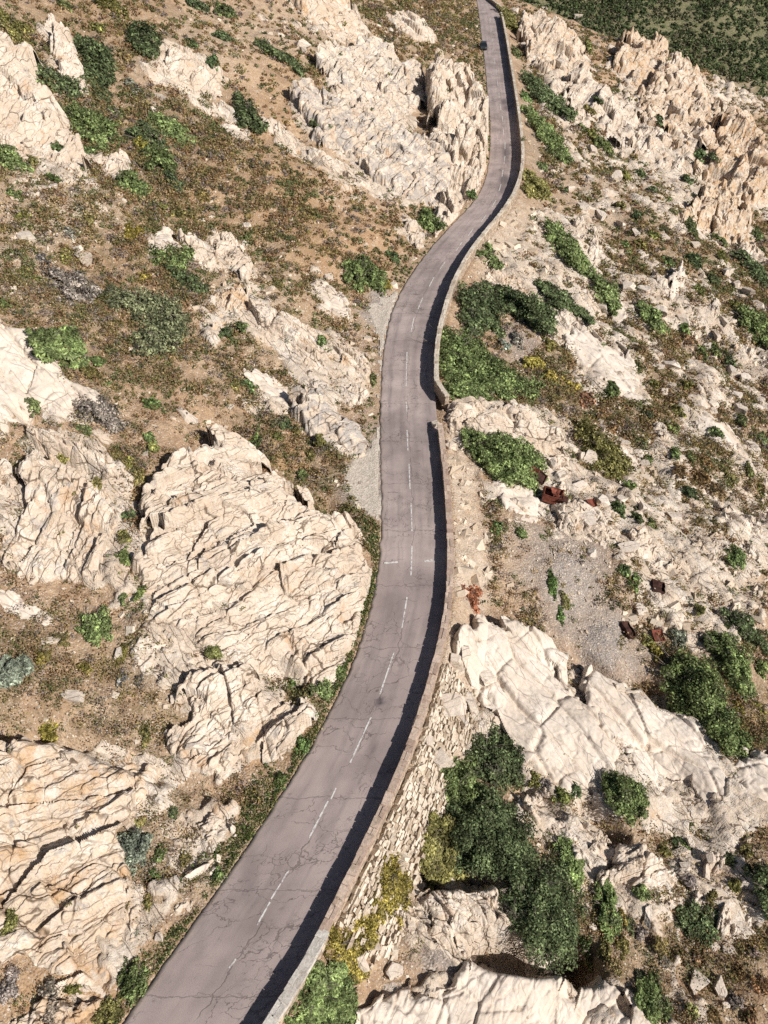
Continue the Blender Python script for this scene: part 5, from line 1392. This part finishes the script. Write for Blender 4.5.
def side(px, py, L):
    lx, ly, ref, P = L
    if P is not None:
        w, h = np.ptp(P[:, 0]) / 2, np.ptp(P[:, 1]) / 2
        if poly_dist(np.array([px]), np.array([py]), P)[0] > 0: return 'growing on', 0
        d = -poly_dist(np.array([px]), np.array([py]), P)[0]
    else:
        w = h = 14; d = max(0, math.hypot(px - lx, py - ly) - 10)
    a, b = (px - lx) / w, (py - ly) / h
    return ('above' if b < 0 else 'below') if abs(b) >= abs(a) else ('left of' if a < 0 else 'right of'), d


def compose():
    rows = {}
    for o, stem_, px, py in AUTO:
        best = min(LAND, key=lambda L: side(px, py, L)[1] + .05 * math.hypot(px - L[0], py - L[1]))
        s_, d = side(px, py, best)
        if s_ == 'growing on' and 'shrub' not in stem_: s_ = 'resting on'
        rows.setdefault((stem_, s_, best[2]), []).append((d + .2 * math.hypot(px - best[0], py - best[1]), o))
    for (st, s_, ref), L in rows.items():
        L.sort(key=lambda r: r[0])
        for i, (_, o) in enumerate(L):
            t = f"{st} {s_} {ref}" if len(L) == 1 else f"{st} {s_} {ref}, {ORD[i]}closest to it"
            o['label'] = t


# ---- loose boulders
for (px, py, w, h, turn, ochre, grey, look) in BLD:
    r = hit(px, py + h * .25)
    if r is None: continue
    p, dep = r
    a = w / 2 * dep / FPX; b = h / 2 * dep / FPX
    V = blocky(ICO3[0], RNG)
    V += .05 * np.stack([gnoise(V[:, 0] * 3 + px, V[:, 1] * 3 + V[:, 2], 3), gnoise(V[:, 1] * 3, V[:, 2] * 3 + py, 4), gnoise(V[:, 2] * 3 - px, V[:, 0] * 3, 5)], -1)
    sz = np.array([a * 1.12, b * 1.2, min(a, b) * .85 + .1 * a])
    V = V * sz
    an = R(turn)
    if abs(turn) >= 50:       # leaning upright stones
        V = np.stack([V[:, 0] * .8, V[:, 1], V[:, 2] * 1.3], -1); an = R(turn * .3)
    V = np.stack([V[:, 0] * math.cos(an) - V[:, 1] * math.sin(an), V[:, 0] * math.sin(an) + V[:, 1] * math.cos(an), V[:, 2] + .25 * sz[2]], -1)
    o = mesh_np('boulder', V, ICO3[1], M_rock, False)
    o.location = tuple(float(q) for q in p); o.color = (ochre, grey, (turn % 180) / 180, .6)
    tag(o, None, 'boulder', 'loose boulders on the slopes')
    AUTO.append((o, f"{look} boulder", px, py))

# ---- shrubs
HGT = {'creeping mat': .42, 'low mat': .5, 'succulent mat': .3, 'diagonal bush': .6, 'dense bush': .78, 'twiggy bush': .75, 'round bush': .9, 'feathery bush': .7, 'patchy bush': .6, 'ribbed bush': .6,
       'slender bush': .95, 'clump': .7, 'twin bush': .72, 'shrub': .72}


def lobe(px, py, rx, ry, hf, rng, dens=1.0):
    """World placement of one dome of leaves seen at the given place and size."""
    r = hit(px, py)
    if r is None: return None
    p, dep = r
    rx = rx * 1.42 * dens; ry = ry * 1.36 * dens
    a = rx * dep / FPX
    h = max(.25, hf * min(rx, ry * 1.15) * dep / FPX)
    b = max(.3 * a, math.sqrt(max((ry * dep / FPX) ** 2 - (h * CP * .8) ** 2, (.45 * ry * dep / FPX) ** 2)) / SP)
    r2 = hit(px, py + .42 * h * CP * FPX / dep)
    if r2 is not None and abs(r2[0][1] - p[1]) < 4: p = r2[0]
    return p, dep, (a, 0.0), (0.0, b), h


def leaves_for(lobes, hf, rng, look, grow=1.0):
    Vs, Fs, Ts, off = [], [], [], 0; base = None; hm = 0; deps = []
    for q in lobes:
        g = lobe(*q, hf, rng, grow)
        if g is None: continue
        p, dep, a1, a2, h = g
        if base is None: base = p.copy()
        # lean the dome with the slope so that it sits on it
        e = .5
        gx = (macro(np.array([p[0] + e]), np.array([p[1]])) - macro(np.array([p[0] - e]), np.array([p[1]])))[0] / (2 * e)
        gy = (macro(np.array([p[0]]), np.array([p[1] + e])) - macro(np.array([p[0]]), np.array([p[1] - e])))[0] / (2 * e)
        gx, gy = np.clip(gx, -.8, .8), np.clip(gy, -.8, .8)
        px_ = dep / FPX
        ls = float(np.clip(1.9 * px_, .10, .34))
        area = math.pi * a1[0] * a2[1] + math.pi * (a1[0] + a2[1]) * h * .7
        n = int(np.clip(3.3 * area / (ls * ls), 120, 7000))
        if look in ('twiggy bush', 'patchy bush'): n = int(n * .8)
        P, N, tn = dome_points(n, rng, a1, a2, h, .5, int(np.clip(9 + 5 * max(a1[0], a2[1]), 8, 26)))
        P[:, 2] += gx * P[:, 0] + gy * P[:, 1]
        if look in ('feathery bush', 'diagonal bush', 'ribbed bush', 'slender bush', 'clump'):
            N = N * .6 + np.array([.2, -.3, .35])
        V, F = leaf_quads(P + (p - base), N, ls, rng, 2.3 if look in ('feathery bush', 'slender bush') else 1.5)
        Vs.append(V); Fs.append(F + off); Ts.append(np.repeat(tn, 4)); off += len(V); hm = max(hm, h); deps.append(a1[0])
    if not Vs: return None
    return np.concatenate(Vs), np.concatenate(Fs), base, hm, max(deps), {'tone': np.concatenate(Ts)}


rngs = np.random.default_rng(5)
for colr, look, label, lobes in SH:
    r = leaves_for(lobes, HGT[look], rngs, look, 1.3)
    if r is None: continue
    V, F, base, hm, am, tone = r
    c = np.array(PAL[colr]) * rngs.uniform(.95, 1.15)
    dry = {'twiggy bush': 1.0, 'patchy bush': .8, 'feathery bush': .35, 'twin bush': .7, 'ribbed bush': .7}.get(look, .3)
    if colr in 'PR': dry = 0
    root = empty('shrub', base)
    f = mesh_np('foliage', V, F, M_leaf, False, tone, root); f.color = (*c, dry)
    Vs, Fs = stems(rngs, am * 1.15, hm * 1.12, 9, .045)
    mesh_np('stem', Vs, Fs, M_stem, False, None, root)
    kind = 'low plant' if 'mat' in look and label and 'plant' in label else 'shrub'
    tag(root, label, 'shrub')
    if label is None:
        x, y = lobes[0][:2]; AUTO.append((root, f"medium {WORD[colr]} shrub", x, y))

ROWS = ONE.replace('\n', ';').split(';')
area_ = [float(l.split()[3]) * float(l.split()[4]) * (.6 if l[0] == 'B' else 1) for l in ROWS]
CUT = sorted(area_, reverse=True)[232]
SMALL = []                       # the smallest go into the low scrub
for line, ar in zip(ROWS, area_):
    colr, px, py, rx, ry = line.split(); px, py, rx, ry = map(float, (px, py, rx, ry))
    if ar <= CUT:
        r = hit(px, py)
        if r is not None: SMALL.append((*r[0], r[1], .9 * math.sqrt(rx * ry) * r[1] / FPX, *(np.array(PAL[colr]) * 1.3)))
        continue
    if colr == 'B': look = 'patchy bush'
    elif colr == 'P': look = 'twiggy bush'
    else: look = 'shrub'
    # two or three sub-domes make the outline uneven
    k = 1 if rx * ry < 26 else (2 if rx * ry < 60 else 3)
    lobes = [(px, py, rx * (.95 if k == 1 else .72), ry * (.95 if k == 1 else .74))]
    for q in range(k - 1):
        an = rngs.uniform(0, 6.28)
        lobes.append((px + .45 * rx * math.cos(an), py + .45 * ry * math.sin(an), rx * .55, ry * .55))
    r = leaves_for(lobes, HGT[look], rngs, look)
    if r is None: continue
    V, F, base, hm, am, tone = r
    c = np.array(PAL[colr]) * rngs.uniform(.8, 1.2) * (1 + .05 * rngs.normal(size=3))
    o = mesh_np('shrub', V, F, M_leaf, False, tone); o.location = tuple(float(q) for q in base)
    o.color = (*np.clip(c, .01, .5), 0.0 if colr == 'P' else (.9 if colr == 'B' else .35))
    tag(o, None, 'shrub', 'small shrubs scattered over the slopes')
    sz = 'tiny' if rx * ry < 22 else 'small' if rx * ry < 45 else 'medium' if rx * ry < 80 else 'large'
    AUTO.append((o, f"{sz} {WORD[colr]} shrub", px, py))
compose()
# ------------------------------------------------------------------ car and scrap metal
M_paint_dark = simple('dark car paint', (.030, .036, .036), .35, 0, .5, .1)
M_glass = simple('dark car glass', (.015, .018, .022), .08, 0, .6, .1)
M_tyre = simple('tyre rubber', (.018, .018, .018), .9)
M_rim = simple('grey rim', (.35, .35, .36), .4, .6)
M_lamp = simple('lamp cover', (.55, .55, .52), .2)
M_rust = simple('rusted sheet metal', (.165, .052, .034), .85, 0, .2, .45, 2.2)
M_rustd = simple('dark rusted frame', (.055, .026, .020), .9, 0, .2, .4, 3.0)


def loft(rings, cap=True):
    m = len(rings[0]); V = np.array([p for r in rings for p in r], float)
    i = np.arange(len(V)).reshape(len(rings), m)
    a, b = i[:-1], i[1:]
    F = [np.stack([a, np.roll(a, -1, 1), np.roll(b, -1, 1), b], -1).reshape(-1, 4)]
    if cap: F += [np.array([i[0][::-1]]), np.array([i[-1]])]
    return V, F


def car(px, py):
    x, y = flat(px, py, .6); x = float(x); y = float(y)
    c, d = tang(np.array([y]), xl)
    root = empty('parked_car', (x, y, .03)); root.rotation_euler[2] = -math.atan(float(d[0]))
    tag(root, 'small dark car on the inland lane of the far straight', 'car')

    def ring(yv, w, z0, z1, tum=.0):
        return [(-w, yv, z0), (-w * 1.02, yv, (z0 + z1) / 2), (-w * (1 - tum), yv, z1), (w * (1 - tum), yv, z1), (w * 1.02, yv, (z0 + z1) / 2), (w, yv, z0)]
    V, F = loft([ring(-2.05, .72, .32, .62, .1), ring(-1.9, .84, .24, .74, .06), ring(-1.1, .88, .22, .86, .04), ring(0, .89, .22, .90, .04), ring(1.2, .88, .22, .92, .04), ring(1.85, .84, .26, .90, .06), ring(2.02, .76, .34, .72, .1)])
    mesh_np('body', V, F, M_paint_dark, False, None, root)
    V, F = loft([ring(-.45, .66, 1.34, 1.40, .08), ring(-.2, .68, 1.38, 1.46, .08), ring(.9, .67, 1.38, 1.46, .08), ring(1.35, .64, 1.30, 1.38, .08)])
    mesh_np('roof', V, F, M_paint_dark, False, None, root)
    V, F = loft([[(-.78, -1.12, .87), (.78, -1.12, .87), (.66, -.44, 1.36), (-.66, -.44, 1.36)], [(-.78, -1.05, .85), (.78, -1.05, .85), (.66, -.37, 1.34), (-.66, -.37, 1.34)]])
    mesh_np('windscreen', V, F, M_glass, False, None, root)
    V, F = loft([[(-.76, 1.80, .92), (.76, 1.80, .92), (.64, 1.34, 1.34), (-.64, 1.34, 1.34)], [(-.76, 1.72, .90), (.76, 1.72, .90), (.64, 1.26, 1.32), (-.64, 1.26, 1.32)]])
    mesh_np('rear_window', V, F, M_glass, False, None, root)
    for s in (-1, 1):
        V, F = loft([[(s * .83, -1.05, .89), (s * .83, 1.70, .91), (s * .655, 1.30, 1.36), (s * .665, -.40, 1.36)], [(s * .76, -1.05, .89), (s * .76, 1.70, .91), (s * .60, 1.30, 1.34), (s * .60, -.40, 1.34)]])
        mesh_np('side_window', V, F, M_glass, False, None, root)
        V, F = loft([[(s * .48, -2.07, .52), (s * .74, -2.0, .54), (s * .72, -2.0, .66), (s * .48, -2.05, .64)], [(s * .48, -1.95, .52), (s * .74, -1.9, .54), (s * .72, -1.9, .68), (s * .48, -1.93, .66)]])
        mesh_np('headlight', V, F, M_lamp, False, None, root)
        for yy_ in (-1.28, 1.28):
            k = 16; an = np.arange(k) * 2 * math.pi / k
            w = empty('wheel', (s * .78, yy_, .31)); w.parent = root
            V, F = loft([[(sx, .31 * math.cos(q) * f, .31 * math.sin(q) * f) for q in an] for sx, f in ((-.1, .9), (-.08, 1), (.08, 1), (.1, .9))])
            mesh_np('tyre', V, F, M_tyre, True, None, w)
            V, F = loft([[(s * sx, .19 * math.cos(q), .19 * math.sin(q)) for q in an] for sx in (.09, .115)])
            mesh_np('rim', V, F, M_rim, False, None, w)


car(483.5, 46)


def crumple(V, amt, seed):
    return V + amt * np.stack([fbm(V[:, 0] * 1.7 + seed, V[:, 1] * 1.7 + V[:, 2], seed, 2), fbm(V[:, 1] * 1.7, V[:, 2] * 1.7 + seed, seed + 2, 2), fbm(V[:, 2] * 1.7, V[:, 0] * 1.7 - seed, seed + 4, 2)], -1)


def plate(w, d, t=.05, n=8, bend=.25, amt=.10, seed=1):
    """A bent, dented metal sheet with thickness and a turned-up rim."""
    u, v = np.meshgrid(np.linspace(-1, 1, n), np.linspace(-1, 1, n))
    z = bend * (u * u) * .5 + .12 * (np.maximum(np.abs(u), np.abs(v)) > .95)
    T = np.stack([u * w / 2, v * d / 2, z], -1).reshape(-1, 3); T = crumple(T, amt, seed)
    Bm = T - np.array([0, 0, t]); N = n * n
    F = grid_faces(n, n); i = np.arange(N).reshape(n, n)
    rim = np.concatenate([i[0], i[1:, -1], i[-1, ::-1][1:], i[::-1, 0][1:-1]])
    S = np.stack([rim, np.roll(rim, -1), np.roll(rim, -1) + N, rim + N], -1)
    return np.concatenate([T, Bm]), [F, F[:, ::-1] + N, S[:, ::-1]]


def shell(w, d, h, seed, amt=.12):
    """An open-topped dented metal tub: walls with thickness and a floor."""
    n = 6
    per = [(-1, a) for a in np.linspace(-1, 1, n)][:-1] + [(a, 1) for a in np.linspace(-1, 1, n)][:-1] + [(1, -a) for a in np.linspace(-1, 1, n)][:-1] + [(-a, -1) for a in np.linspace(-1, 1, n)][:-1]
    per = np.array(per)
    rings = []
    for f, z in ((.92, -.3), (1.0, h * .4), (.96, h), (.88, h), (.86, .12)):
        rings.append([(p[0] * w / 2 * f, p[1] * d / 2 * f, z) for p in per])
    V, F = loft(rings)
    return crumple(V, amt, seed), F


def put(root, px, py, rot, lift=0.0, tilt=(0, 0)):
    r = hit(px, py)
    root.location = tuple(float(q) for q in r[0] + np.array([0, 0, lift])); root.rotation_euler = (R(tilt[0]), R(tilt[1]), R(rot))


w = empty('car_wreck', (0, 0, 0)); tag(w, 'rust-red crumpled car wreck lying among pale blocks below the leafy bush', 'wreck')
V, F = shell(2.1, 1.3, .6, 3, .16); mesh_np('body', V, F, M_rust, False, None, w)
V, F = plate(1.1, 1.0, .05, 8, .3, .2, 7); mesh_np('hood', V + np.array([.3, -.1, .70]), F, M_rust, False, None, w)
V, F = plate(.9, .8, .05, 7, -.3, .15, 9); mesh_np('door', V + np.array([1.0, -.45, .5]), F, M_rustd, False, None, w)
put(w, 552, 497, -12, .1, (6, 8))
w = empty('wreck_panel', (0, 0, 0)); tag(w, 'rust-red bent body panel leaning against the leafy bush above the wreck', 'scrap metal')
V, F = plate(.95, 1.3, .06, 8, .5, .18, 21); mesh_np('panel', V, F, M_rust, False, None, w)
V, F = shell(1.5, 1.2, .35, 25); mesh_np('frame', V + np.array([.55, -1.0, -.35]), F, M_rustd, False, None, w)
put(w, 531, 479, 65, .75, (28, 0))
for (px, py, ww, dd_, rot, m, lab) in ((591, 505, .8, 1.0, 20, M_rust, 'small bright rust-red plate on pale blocks seaward of the wreck'),
                                      (657, 637, 1.0, 1.1, 8, M_rust, 'square brown-red metal plate at the scree edge beside a silvery shrub')):
    V, F = plate(ww, dd_, .06, 7, .15, .05, int(px)); o = mesh_np('scrap_metal', V, F, m)
    put(o, px, py, rot, .18, (14, 6)); tag(o, lab, 'scrap metal')
for (px, py, ww, dd_, rot, lab) in ((627, 632, .9, 1.7, 18, 'dark rusted open frame lying on the grey scree edge'), (657, 588, 1.2, 1.1, -10, 'dark twisted metal frame on rubble uphill of the brown-red plate')):
    V, F = shell(ww, dd_, .4, int(px), .16); o = mesh_np('scrap_metal', V, F, M_rustd)
    put(o, px, py, rot, .05, (8, 10)); tag(o, lab, 'scrap metal')

# ------------------------------------------------------------------ light
EL = 36.0
AZ = math.atan2(.80, -.60)             # from +Y towards +X: the sun stands behind the camera on the seaward side
wld = bpy.data.worlds.new('World'); scene.world = wld; wld.use_nodes = True
nt = wld.node_tree; nt.nodes.clear()
bg = nt.nodes.new('ShaderNodeBackground'); out = nt.nodes.new('ShaderNodeOutputWorld'); sky = nt.nodes.new('ShaderNodeTexSky')
sky.sky_type = 'NISHITA'; sky.sun_disc = False; sky.sun_elevation = R(EL); sky.sun_rotation = AZ
nt.links.new(sky.outputs[0], bg.inputs[0]); nt.links.new(bg.outputs[0], out.inputs[0]); bg.inputs[1].default_value = .05
sd = bpy.data.lights.new('sun', 'SUN'); sd.energy = 5.0; sd.angle = R(.53); sd.color = (1.0, .95, .89)
so = bpy.data.objects.new('sun', sd); COL.objects.link(so)
dirv = Vector((-math.sin(AZ) * math.cos(R(EL)), -math.cos(AZ) * math.cos(R(EL)), -math.sin(R(EL))))
so.rotation_euler = dirv.to_track_quat('-Z', 'Y').to_euler(); so.location = (60, -40, 120)
vs = scene.view_settings
scene.display_settings.display_device = 'sRGB'
vs.view_transform = 'Standard'; vs.look = 'None'; vs.exposure = 0.18; vs.gamma = 1.0; vs.use_curve_mapping = False
scene.cycles.max_bounces = 5; scene.cycles.diffuse_bounces = 3; scene.cycles.use_denoising = False
# ------------------------------------------------------------------ what nobody could count
def scatter(n, x0, x1, y0, y1, rng):
    """Points over the ground inside (and a little around) the camera's view."""
    x = rng.uniform(x0, x1, n); y = rng.uniform(y0, y1, n)
    z = macro(x, y); px, py, dep = project(x, y, z)
    ok = (px > -90) & (px < W_ + 90) & (py > -60) & (py < H_ + 90)
    return x[ok], y[ok], z[ok], px[ok], py[ok], dep[ok]


def off_rock(x, y, m=.15):
    ok = np.ones(len(x), bool)
    for poly, lo, hi in ROCK_POLYS + SHOULDER:
        i = np.where(ok & (x > lo[0]) & (x < hi[0]) & (y > lo[1]) & (y < hi[1]))[0]
        if len(i): ok[i[poly_dist(x[i], y[i], poly) > m]] = False
    return ok


def off_road(x, y, a=.25, b=1.0):
    cl, _ = tang(y, xl); cw, _ = tang(y, xw)
    dl = (xl(y) - x) * cl; dr = (x - xw(y)) * cw
    return (dl > a) | (dr > b)


rg = np.random.default_rng(21)
TP = np.array([(.165, .140, .055), (.225, .140, .075), (.200, .165, .150), (.105, .130, .050), (.070, .092, .042), (.36, .27, .15), (.225, .180, .062)])


def tufts(name, x, y, z, dep, size, cols, rng, mat, leaves=20):
    n = len(x)
    m = np.clip((leaves * np.clip(95 / dep, .55, 1.25) * np.clip(size / .4, .6, 6)).astype(int), 7, 110)
    idx = np.repeat(np.arange(n), m); N = len(idx)
    v = rng.normal(size=(N, 3)); v /= np.linalg.norm(v, axis=1)[:, None]; v[:, 2] = np.abs(v[:, 2])
    r = rng.random(N) ** .5
    P = np.stack([x[idx], y[idx], z[idx]], -1) + v * (r * size[idx])[:, None] * np.array([1, 1, .75])
    ls = np.clip(1.25 * dep / FPX, .06, .26)[idx] * rng.uniform(.7, 1.4, N)
    d = v + rng.normal(size=(N, 3)) * .7; d /= np.linalg.norm(d, axis=1)[:, None]
    t = np.cross(d, rng.normal(size=(N, 3))); t /= np.linalg.norm(t, axis=1)[:, None]; b = np.cross(d, t)
    t *= (ls * .8)[:, None]; b *= (ls * .5)[:, None]
    V = np.stack([P - t, P - b, P + t, P + b], 1).reshape(-1, 3)
    C = np.repeat(cols[idx], 4, 0)
    o = mesh_np(name, V, np.arange(4 * N, dtype=np.int32).reshape(N, 4), mat, False, {'col': C})
    return tag(o, kind='stuff')


# low dry scrub over the soil
x, y, z, px, py, dep = (np.concatenate(q) for q in zip(scatter(200000, -110, 170, 3, 310, rg), scatter(60000, -60, 80, 3, 120, rg)))
pale, orange, scree, veg = zones(x, y, z)
cl = .5 + .5 * fbm(x / 3.5, y / 3.5, 91, 3)
dens = np.clip(.46 + .95 * veg - .20 * pale + .10 * (px > 450) - .85 * scree + .12 * orange, .05, 1) * np.clip(cl ** 1.5 * 1.9, .06, 1.4) * .80 * np.where(dep < 75, 1.5, 1)
ok = (rg.random(len(x)) < dens) & off_road(x, y, 1.0, 3.8) & off_rock(x, y)
ok &= ~((y > 288) & (x > 45))
x, y, z, dep, veg, px = x[ok], y[ok], z[ok], dep[ok], veg[ok], px[ok]
q = rg.random(len(x)); cl2 = gnoise(x / 7, y / 7, 95)
pick = np.where(q < .27, 1, np.where(q < .50, 0, np.where(q < .64, 2, np.where(q < .76, 5, np.where(q < .86, 3, np.where(q < .93, 6, 4))))))
pick = np.where((cl2 > .25) & (q > .3), np.where(q > .6, 3, 0), pick)
cols = TP[pick] * rg.uniform(.8, 1.2, len(x))[:, None]
cols = .86 * cols + .14 * np.array([.26, .195, .125])
size = rg.uniform(.20, .52, len(x)) * (1 + .8 * (rg.random(len(x)) < .2)) * (1 + dep / 500) * (1 + .45 * veg)
sm = np.array(SMALL)
x = np.concatenate([x, sm[:, 0]]); y = np.concatenate([y, sm[:, 1]]); z = np.concatenate([z, sm[:, 2]]); dep = np.concatenate([dep, sm[:, 3]])
size = np.concatenate([size, sm[:, 4]]); cols = np.concatenate([cols * 1.25, sm[:, 5:8]])
tufts('low_scrub', x, y, z + .02, dep, size, cols, rg, M_tuft)

# larger cushions of the same scrub in the overgrown patches
x, y, z, px, py, dep = scatter(42000, -110, 170, 3, 300, rg)
pale, orange, scree, veg = zones(x, y, z)
ok = (rg.random(len(x)) < np.clip(.04 + .5 * veg - .5 * scree, .01, 1) * np.clip(.5 + .9 * fbm(x / 6, y / 6, 191, 3), .02, 1.2) * .34) & off_road(x, y, 1.2, 3.8) & off_rock(x, y)
ok &= ~((y > 288) & (x > 45))
x, y, z, dep = x[ok], y[ok], z[ok], dep[ok]
CP_ = np.array([(.165, .160, .060), (.125, .145, .060), (.21, .175, .06), (.20, .165, .135), (.20, .125, .065), (.095, .120, .055)])
g_ = gnoise(x / 9, y / 9, 193)
pk = np.where(g_ > .15, rg.integers(0, 3, len(x)), rg.integers(0, 6, len(x)))
tufts('cushion_scrub', x, y, z, dep, rg.uniform(.40, .95, len(x)), CP_[pk] * rg.uniform(.8, 1.25, len(x))[:, None], rg, M_tuft, 24)

# weeds along the inland road edge and under the walls
yy = np.concatenate([rg.uniform(8, 270, 4200), rg.uniform(8, 62, 5000)]); dd = rg.uniform(0, 1, 9200) ** 1.2 * 2.4
keep = rg.random(9200) < np.clip(.8 + 1.0 * gnoise(yy / 5, yy * 0, 44), .06, 1) * np.clip(55 / (yy + 10), .25, 1)
yy, dd = yy[keep], dd[keep]; xx = xl(yy) - .15 - dd
ok = off_rock(xx, yy, -.1); xx, yy = xx[ok], yy[ok]; zz = macro(xx, yy)
_, pyy, dep = project(xx, yy, zz)
ok = ~((pyy > 290) & (pyy < 410)) | (rg.random(len(yy)) < .3)
xx, yy, zz, dep = xx[ok], yy[ok], zz[ok], dep[ok]
WP = np.array([(.115, .150, .050), (.17, .165, .06), (.34, .29, .16), (.085, .125, .045)])
tufts('verge_weeds', xx, yy, zz + .02, dep, rg.uniform(.12, .34, len(xx)), WP[rg.integers(0, 4, len(xx))] * rg.uniform(.8, 1.2, len(xx))[:, None], rg, M_tuft, 12)

# broken stone lying over the slopes
x, y, z, px, py, dep = (np.concatenate(q) for q in zip(scatter(110000, -100, 170, 3, 300, rg), scatter(50000, -50, 60, 3, 110, rg)))
pale, orange, scree, veg = zones(x, y, z)
dens = np.clip(.20 + .95 * pale + 1.2 * (pale > .72) + .6 * scree - .1 * veg + .10 * (px > 450), .02, 1) * np.clip(.75 + .8 * fbm(x / 4, y / 4, 15, 2), .1, 1.4) * .62
ok = (rg.random(len(x)) < dens) & off_road(x, y, .9, .8) & off_rock(x, y, .1)
ok &= ~((y > 285) & (x > 45))
x, y, z, dep, pale, scree = x[ok], y[ok], z[ok], dep[ok], pale[ok], scree[ok]
n = len(x)
sz = (.07 + .30 * rg.random(n) ** 3.6 * (.4 + pale)) * np.where(scree > .4, .6, 1) * (1 + dep / 320)
Vs = []
shapes = [shard(rg) for _ in range(24)]
sid = rg.integers(0, 24, n)
B = np.stack(shapes)[sid]                                            # n, 42, 3
a = rg.uniform(0, 6.28, n); ca, sa = np.cos(a)[:, None], np.sin(a)[:, None]
sc = sz[:, None] * rg.uniform(.6, 1.5, (n, 3)) * np.array([1.2, 1, .8])
B = B * sc[:, None, :]
V = np.stack([B[:, :, 0] * ca - B[:, :, 1] * sa + x[:, None], B[:, :, 0] * sa + B[:, :, 1] * ca + y[:, None], B[:, :, 2] + z[:, None] + .04 - .05 * sc[:, 2:3]], -1).reshape(-1, 3)
F = (BOXF[None] + (np.arange(n) * 8)[:, None, None]).reshape(-1, 4)
tag(mesh_np('rubble', V, F, M_stone), kind='stuff')

# wooded slope beyond the crest
x = rg.uniform(20, 330, 70000); y = rg.uniform(345, 500, 70000); z = macro(x, y)
pale = zones(x, y, z)[0]
den = np.clip(.85 + .7 * fbm(x / 26, y / 26, 19, 3), .38, 1) * (1 - .9 * np.clip(pale * 1.3, 0, 1))
ok = (rg.random(len(x)) < den * .45); x, y, z = x[ok], y[ok], z[ok]
_, _, dep = project(x, y, z)
FP_ = np.array([(.090, .115, .058), (.115, .150, .068), (.140, .165, .075), (.19, .175, .10), (.16, .15, .10)])
w = np.clip(.5 + 1.0 * fbm(x / 40, y / 40, 29, 2), 0, 1)
pk = np.where(rg.random(len(x)) < w, rg.integers(0, 2, len(x)), rg.integers(1, 5, len(x)))
n = len(x); m = 14; idx = np.repeat(np.arange(n), m); N = n * m
size = rg.uniform(.7, 2.0, n)
v = rg.normal(size=(N, 3)); v /= np.linalg.norm(v, axis=1)[:, None]; v[:, 2] = np.abs(v[:, 2])
P = np.stack([x[idx], y[idx], z[idx]], -1) + v * (rg.random(N) ** .4 * size[idx])[:, None] * np.array([1, 1, 1.15])
V, F = leaf_quads(P, v, .85, rg, 1.3)
tag(mesh_np('forest', V, F, M_tuft, False, {'col': np.repeat((FP_[pk] * rg.uniform(.75, 1.25, n)[:, None])[idx], 4, 0)}), kind='stuff')
